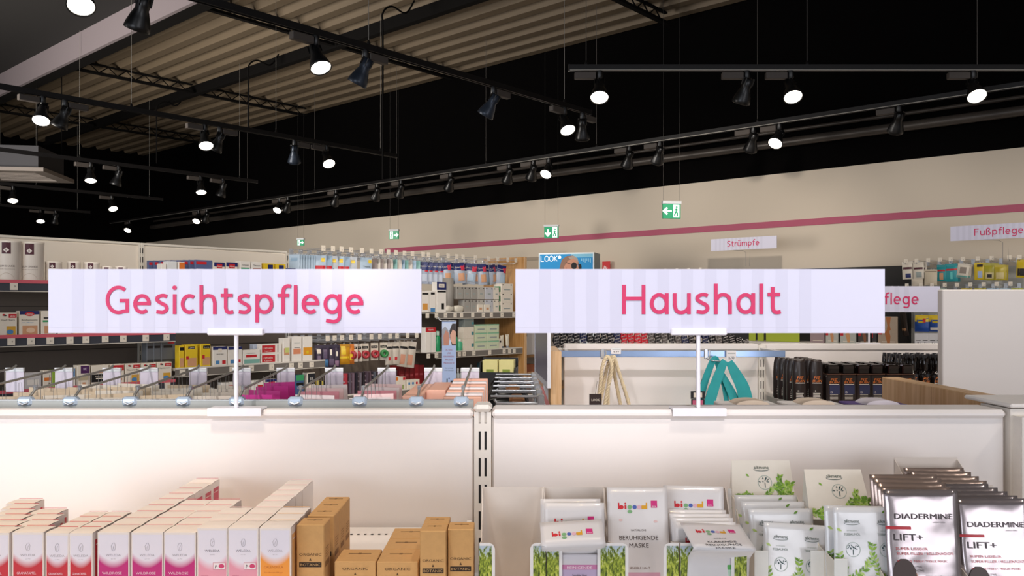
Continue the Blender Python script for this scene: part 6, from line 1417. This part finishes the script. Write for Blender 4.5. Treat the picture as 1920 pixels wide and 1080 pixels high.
for i, X in enumerate((1690, 1712, 1734, 1756, 1778)):
    bcol(p, i == 0, X, 3.67, 5 if i < 4 else 4, .042, 'glossy brown tanning oil bottle', 'the %s oil column' % side(i, 5), 'glossy tanning oil bottles')
header_sign('Sonnenpflege', 'striped white aisle sign partly hidden behind the household sign, ending in flege', FW, (PXW(1625, YM), YM+.02, GM), 0, tx=.025, polex=.02, stand=.148)
# dark accessories hanging behind the middle gondola
acc = [M('#15131a', .4), M('#0e0d10', .4), M('#1b2040', .4), M('#b01f2c', .4), M('#57504c', .4), M('#2a2726', .4)]
cols = [0, 1, 0, 0, 2, 1, 0, 1, 0, 2, 3, 3, 3, 3, 4, 5, 4, 5, 4, 2, 5, 1, 2, 1, 4, 5, 5, 1, 1]
cn = {0: 'black', 1: 'glossy black', 2: 'dark blue', 3: 'red', 4: 'grey patterned', 5: 'charcoal'}
o = MB().box(.2, 1.16, 4.02, 4.20, 1.385, 1.395, SHELFW).build('rear_shelf'); tag(o, 'white rear shelf of middle gondola under braided dark cords', 'shelf')
n_ = len(cols)
for i, c_ in enumerate(cols):
    x = .215+(1.13-.215)*i/(n_-1); z = 1.396
    m = MB(); hh = .076+.008*((i*7) % 5)/4 if i < n_-4 else .080-.012*(i-n_+5)
    for q in range(3):
        pts = [(.004*math.sin(k*1.5+q*2.1+i), -.03+.012*k*.5, .008+hh*(k/7)) for k in range(8)]
        m.tube([(a+q*.008-.008, b, c) for a, b, c in pts], .0085, acc[c_], 6)
    for k in range(5): m.tube([(-.012, -.034+.006*k, .015+hh*k/5.5), (.012, -.030+.006*k, .022+hh*k/5.5)], .0018, M('#a39c98', .4), 4)
    o = m.build('braided_cord'); put(o, FW, (x, 4.08, z)); tag(o, '%s braided cord bundle, %s behind the middle gondola top' % (cn[c_], side(i, n_) if i < 20 else '%s from right' % ORD[n_-1-i] if i < n_-1 else 'rightmost'), 'cord', 'braided cord bundles')
# ================================================================== right side: white board and oak side panel
t = thing('gondola_back_board', 'tall plain white gondola board at the right edge behind oak panel', 'board', FW, (1.33, 2.6, 0))
MB().bbox(0, 1.2, 0, .03, 0, 1.653, M('#d9d3d0', .5, var=.02, scale=2), .003).build('board', t); MB().box(0, 1.2, -.4, 0, 0, .14, PANEL).build('plinth', t)
t = thing('oak_side_panel', 'low oak side panel running back from the end post at right', 'end panel', FW, (1.075, 2.12, 0))
m = MB().bbox(-.024, .024, -.30, .27, 0, 1.40, WOODL, .002); m.build('board', t)
MB().box(-.0245, -.024, -.012, -.0112, 0, 1.399, M('#8a6238', .6)).build('panel_joint', t)
# ================================================================== units along the right wall (frame FB)
CF = 7.75; CBK = 8.14
def xb(X, c=CF): return px(FB, X, 600, c)[0]
def zb(X, Y, c=CF): return px(FB, X, Y, c)[1]
def wall_unit(lab, X0, X1, ztop, pm, up, shelves):
    x0, x1 = xb(X0), xb(X1); w = (x1-x0)/2
    t = thing('wall_shelf_unit', lab, 'shelf unit', FB, ((x0+x1)/2, CBK, 0))
    MB().box(-w, w, 0, .03, 0, ztop, pm).build('back_panel', t)
    for s_ in (-1, 1): MB().box(s_*w-.015 if s_ > 0 else -w, w if s_ > 0 else -w+.015, -.03, 0, 0, ztop, up).build('upright', t)
    for z in shelves: MB().box(-w, w, -.40, 0, z-.02, z, M('#b9b2aa', .5)).box(-w, w, -.405, -.40, z-.035, z+.002, M('#d8d2ca', .4)).build('shelf', t)
    MB().box(-w, w, -.42, 0, 0, .14, up).build('plinth', t); return t
wall_unit('black stocking wall unit behind the household sign', 1322, 1684, 1.975, M('#120f0e', .6), BLACK, (1.262, .95))
wall_unit('grey foot care wall unit with rows of hooks at the right', 1685, 2010, 1.945, M('#a9a9a4', .6), M('#8f8e8a', .5), (1.255, .95))
wall_unit('pale wall unit whose hook tips show above the household sign', 1142, 1320, 1.94, M('#d8cbb8', .6), UP, (1.25, .95))
# green display boards
GRN = M('#a9b83a', .55)
for i, (X0, X1) in enumerate(((1404, 1416), (1420, 1431), (1436, 1498))):
    o = MB().bbox(xb(X0, 7.8), xb(X1, 7.8), 0, .02, 1.263, 1.46, GRN, .002).build('display_board'); put(o, FB, (0, 7.8, 0)); tag(o, 'lime green display board under the household sign, %s of three' % side(i, 3), 'board')
# stocking packs
def stock(X0, X1, h, base, legs, l, redc=False):
    w = xb(X1)-xb(X0)-.004; m = MB().bbox(-w/2, w/2, -.012, .012, 0, h, base, .002); y = -.0125
    if legs:
        k = M(legs, .5); m.ribbon([(-w*.02, h*.98), (w*.10, h*.55), (-w*.08, h*.42), (w*.06, h*.06)], w*.13, k, y, .0004); m.ribbon([(w*.12, h*.98), (w*.02, h*.5), (w*.10, h*.3), (w*.07, h*.06)], w*.12, k, y-.0003, .0004)
    if redc: m.rect(-w*.48, -w*.28, h*.30 if not legs else h*.36, h*.62, y-.0004, red)
    m.rect(-w*.3, w*.4, h*.10, h*.125, y-.0002, cr)
    o = m.build('stocking_pack'); put(o, FB, ((xb(X0)+xb(X1))/2, CF+.02, 1.2625), 0); tag(o, l, 'pack')
stock(1518, 1545, .20, M('#a08a8c', .4), None, 'mauve stocking pack under household sign, leftmost of the stocking row'); stock(1547, 1571, .20, M('#b9b8b0', .4), '#c98f62', 'grey stocking pack with tan legs, left of two pale ones', True)
stock(1574, 1604, .20, M('#b4b6ae', .4), '#cf9a68', 'grey stocking pack with tan legs, right of two pale ones', True); stock(1608, 1632, .20, M('#4a4440', .4), '#8a5a40', 'dark stocking pack with brown legs beside the thin sign pole', True)
stock(1634, 1643, .20, M('#3f3c3c', .4), None, 'narrow dark stocking pack right of the thin sign pole', True); stock(1645, 1682, .25, M('#b3a08c', .4), '#b5713f', 'tallest stocking pack with bent brown legs, right end of stocking row', True)
for i, X in enumerate((1690, 1696)):
    o = packet(.05, .22, .008, M('#3a302c', .4), [(-.5, .5, .2, .3, tan)]); put(o, FB, (xb(X, 7.9), 7.9-.03*i, 1.56), -.6, 0, -.2); tag(o, 'dark slim stocking packet hanging askew beside the foot gel jars, %s one' % ('left', 'right')[i], 'packet')
# foot care hooks and packets
hk2 = None
def b_hooks(Xs, z, rown, grp, first=False, c=7.80, L_=.30):
    for i, X in enumerate(Xs):
        o = dup(hk); put(o, FB, (xb(X, c), CBK-.008, z)); relabel(o, 'chrome hook with price plate, %s in %s' % (side(i, len(Xs)), rown), grp)
UX = (1699, 1719, 1741, 1763, 1783, 1806, 1834, 1860, 1893, 1912)
b_hooks(UX, zb(1800, 492, 7.8), 'upper foot care row', 'upper foot care hooks')
b_hooks((1701, 1727, 1748, 1772, 1795, 1820, 1845, 1869, 1895), zb(1800, 540, 7.8), 'second foot care row', 'second foot care hooks')
b_hooks((1160, 1182, 1204, 1226, 1248, 1270, 1292, 1314), zb(1240, 512, 7.8), 'row showing above the household sign', 'hooks above household sign')
cw = M('#d9d0c0', .4); tq = M('#1f8f96', .4); yl = M('#cdb224', .4)
for X, Y0, Y1, w_, m_, pr, l, yw in ((1697, 490, 523, .085, cw, [(-.8, .8, .55, .68, MAR), (-.4, .6, .08, .32, navy)], 'white foot plaster packet with dark square, first of upper row', .2), (1718, 491, 522, .085, cw, [(-.8, .8, .55, .68, MAR), (-.4, .6, .08, .4, lgr)], 'white foot plaster packet with grey square, second of upper row', .1),
        (1742, 505, 535, .10, M('#cfc2aa', .5), [(-.9, .9, .85, .9, M('#8a7a66'))], 'plain beige foot pad packet hanging low in upper row', .0), (1716, 522, 538, .09, M('#cdc2b0', .5), [], 'beige packet showing beneath the white foot plasters', .1),
        (1762, 496, 527, .08, tq, [(-.8, .8, .60, .70, red), (-.3, .5, .1, .5, tan)], 'turquoise foot packet with red band, left of two', -.2), (1780, 494, 528, .095, tq, [(-.9, .9, .62, .72, red), (-.2, .2, .15, .55, M('#5fc0bc'))], 'turquoise foot packet with red band, right of two', .1),
        (1804, 494, 520, .09, cw, [(-.5, .6, .3, .75, M('#8f8378')), (-.9, .9, .02, .14, M('#6fb0a8'))], 'white packet with grey picture tilted on upper foot care row', .0), (1834, 492, 524, .085, yl, [(-.4, .4, .1, .5, M('#9fb0d0')), (-.5, .5, .75, .9, INK)], 'yellow foot packet with blue oval on the upper row', .1),
        (1853, 493, 525, .085, M('#a8a02c', .35), [(-.7, .7, .08, .45, M('#cfc08a')), (-.4, .4, .15, .35, INK)], 'olive yellow foot packet, left of the last pair', .1), (1872, 496, 525, .08, M('#b7a52e', .35), [(-.7, .7, .08, .5, M('#cdbd84'))], 'olive yellow foot packet, right of the last pair', .2),
        (1917, 486, 520, .10, yl, [(-.8, .8, .1, .5, INK)], 'yellow packet cut by the right edge', 0)):
    h_ = zb(X, Y0)-zb(X, Y1)
    for k in range(2):
        o = packet(w_, h_, .012, m_, pr); put(o, FB, (xb(X)+.01*k, CF+.06+.05*k, zb(X, Y0)-.0), yw+.05*k, 0, .12 if 'tilted' in l else random.uniform(-.04, .04)); tag(o, l if k == 0 else l.replace('packet', 'packet right behind the front', 1), 'packet')
for X, m_, l in ((1713, M('#9fc0c8', .4), 'pale teal packet top at foot of second hook row'), (1744, yl, 'yellow packet top in second hook row, left one'), (1760, M('#b9c9b4', .4), 'pale green packet top in second hook row'), (1808, M('#d6b92a', .4), 'yellow packet top in second hook row, middle one'), (1834, M('#cfc02c', .4), 'yellow packet top in second hook row, right one'),
              (1858, M('#a8c4d8', .4), 'pale blue packet top in second hook row, left one'), (1882, M('#b4ccd8', .4), 'pale blue packet top in second hook row, right one'), (1904, M('#b4b83a', .4), 'olive packet top at right end of second row')):
    o = packet(.085, .16, .012, m_, []); put(o, FB, (xb(X), CF+.07, zb(X, 540)), .1); tag(o, l, 'packet')
for i, X in enumerate((1668, 1680)):
    o = packet(.09, .16, .012, M('#c98a5c', .4), [(-.5, .5, .8, .95, red)]); put(o, FB, (xb(X), CF+.07, zb(X, 538)), .1); tag(o, 'orange brown packet top beside the household sign corner, %s one' % ('left', 'right')[i], 'packet')
SBL = M('#1d4a9a', .4)
for i, (X, w_) in enumerate(((1726, .115), (1753, .12))):
    for k in range(1):
        o = packet(w_, zb(X, 592)-zb(X, 623), .02, SBL, [(-.95, .95, .60, 1.0, M('#e3c32a')), (-.6, .5, .45, .72, SBL), (-.4, .3, .52, .66, yl), (.2, .6, .55, .8, red) if i == 0 else (-.7, .7, .1, .25, wh)], [('Scholl', -.05, .56, .08, yl, .4)]); put(o, FB, (xb(X), CF+.04, zb(X, 591)), .0); tag(o, 'blue and yellow gel sole packet near the white board, %s one' % ('left', 'right')[i], 'packet')
for i, X in enumerate((1721, 1734, 1748, 1761)):
    o = box_goods('foot_cream_box', 'white foot cream box below the gel sole packets, %s of four' % side(i, 4), 'box', .058, .05, zb(X, 625)-1.256, M('#e4e2e4', .4), [(-.7, .7, .45, .49, INK), (-.2, .1, .2, .32, INK), (.4, .6, .2, .3, INK)]); put(o, FB, (xb(X), CF+.035, 1.256)); o['group'] = 'white foot cream boxes'
# header signs standing on the wall units
header_sign('Strümpfe', 'small striped sign for stockings standing on the right wall unit', FB, (xb(1393, 7.78), 7.78, zb(1393, 468, 7.78)-.167), 0, stand=.167, tx=0, wires=True, k=.00108)
header_sign('Fußpflege', 'striped foot care sign at the right edge above the hooks', FB, (xb(1782, 7.6)+.35, 7.6, zb(1830, 450, 7.6)-.20), 0, stand=.20, tx=.0, wires=True, k=.00104)
# sunglasses display with its lit header
t = thing('sunglasses_display', 'sunglasses display with blue header showing a woman in dark glasses', 'display stand', FW, (PXW(1062, 8.6), 8.6, 0), -.30)
w = .290; z1 = EYE+(HOR-474)/F*8.6; z0 = z1-.42
MB().box(-w, w, 0, .3, 0, z0, M('#cfd4d6', .4)).box(-w, w, .001, .3, z0, z1, M('#5c6a70', .4)).build('cabinet', t)
m = MB().box(-w, w, -.012, 0, z0, z1, M('#e4ecee', .4)); m.rect(-w+.012, w-.012, z0, z1-.014, -.0125, M('#1583bd', .4, emit=.12)); m.rect(.05, w-.012, z1-.05, z1-.014, -.013, M('#7fc0dc', .4))
for k in range(6): m.rect(.16+k*.018, .166+k*.018, z1-.085-.01*(k % 3), z1-.06, -.0132, M('#9fd4e8'))
y = -.0135; skin = M('#c08a70', .5); hair = M('#8a6a58', .6); hair2 = M('#a8988c', .6)
m.poly([(-.075, y, z0), (-.07, y, z1-.16), (-.045, y, z1-.07), (.005, y, z1-.035), (.07, y, z1-.03), (.12, y, z1-.06), (.135, y, z1-.12), (.05, y, z1-.14), (-.01, y, z1-.25), (-.02, y, z0)], hair)
m.poly([(.02, y-.0003, z1-.045), (.08, y-.0003, z1-.032), (.12, y-.0003, z1-.06), (.13, y-.0003, z1-.10), (.05, y-.0003, z1-.07)], hair2)
m.poly([(-.02, y-.0004, z0), (-.02, y-.0004, z1-.14), (.02, y-.0004, z1-.08), (.08, y-.0004, z1-.06), (.12, y-.0004, z1-.09), (.132, y-.0004, z1-.17), (.15, y-.0004, z1-.20), (.128, y-.0004, z1-.22), (.12, y-.0004, z1-.30), (.06, y-.0004, z0)], skin)
m.disc(.083, z1-.135, .030, .036, y-.0008, BLACK); m.disc(.145, z1-.150, .016, .034, y-.0008, BLACK); m.ribbon([(.055, z1-.12), (.0, z1-.10)], .006, BLACK, y-.0008, .0004); m.ribbon([(.10, z1-.115), (.14, z1-.125)], .006, BLACK, y-.0008, .0004)
m.ribbon([(.085, z1-.245), (.115, z1-.238), (.13, z1-.246)], .009, M('#7a2c34'), y-.0008, .0004); m.ribbon([(.01, z1-.19), (.0, z1-.17), (.005, z1-.15)], .006, M('#a8705a'), y-.0008, .0004)
lw = M('#e8f2f4', .4, emit=.2); z = z1-.085
m.ribbon([(-w+.025, z+.055), (-w+.025, z), (-w+.055, z)], .007, lw, y, .0004)
for a, b in ((-w+.085, 0), (-w+.135, 0)): m.ribbon(arc(a, z+.027, .021, .027, 0 if b == 0 else 0, 360, 16), .007, lw, y-.0002, .0004)
m.ribbon([(-w+.168, z+.055), (-w+.168, z)], .007, lw, y, .0004); m.ribbon([(-w+.197, z+.055), (-w+.170, z+.028), (-w+.197, z)], .007, lw, y-.0002, .0004); m.disc(-w+.222, z+.040, .017, .017, y, lw)
m.build('header_panel', t)
# red fire sign and plain door in the wall
t = thing('fire_sign', 'small red fire safety sign on the wall beside the blue display', 'sign', FB, (xb(1137, 8.14), 8.14, zb(1137, 503, 8.14)), 0)
MB().box(-.055, .055, -.006, 0, -.08, .08, M('#c4161f', .4)).build('plate', t); m = MB()
for k in range(3): m.ribbon([(-.02+.018*k, -.05+.0*k), (-.032+.018*k, -.01), (-.022+.018*k, .03-.01*k)], .010, M('#f2e6e2'), -.0065, .0004)
m.build('flame_symbol', t); MB().box(-.01, .01, 0, .058, -.01, .01, M('#c4161f', .4)).build('bracket', t)
DM = M('#b3a492', .7, var=.02, scale=2)
x0, x1 = xb(985, 8.19), xb(1117, 8.19); zt = zb(1117, 461, 8.19)
struct('door_1', MB().box(x0, x1, 8.185, 8.1985, .0, 2.18, DM).box(x0-.03, x0, 8.175, 8.1985, 0, 2.23, M('#9d8f7e', .6)).box(x1, x1+.03, 8.175, 8.1985, 0, 2.23, M('#9d8f7e', .6)).box(x0, x1, 8.175, 8.1985, 2.19, 2.23, M('#9d8f7e', .6)), fr=FB)
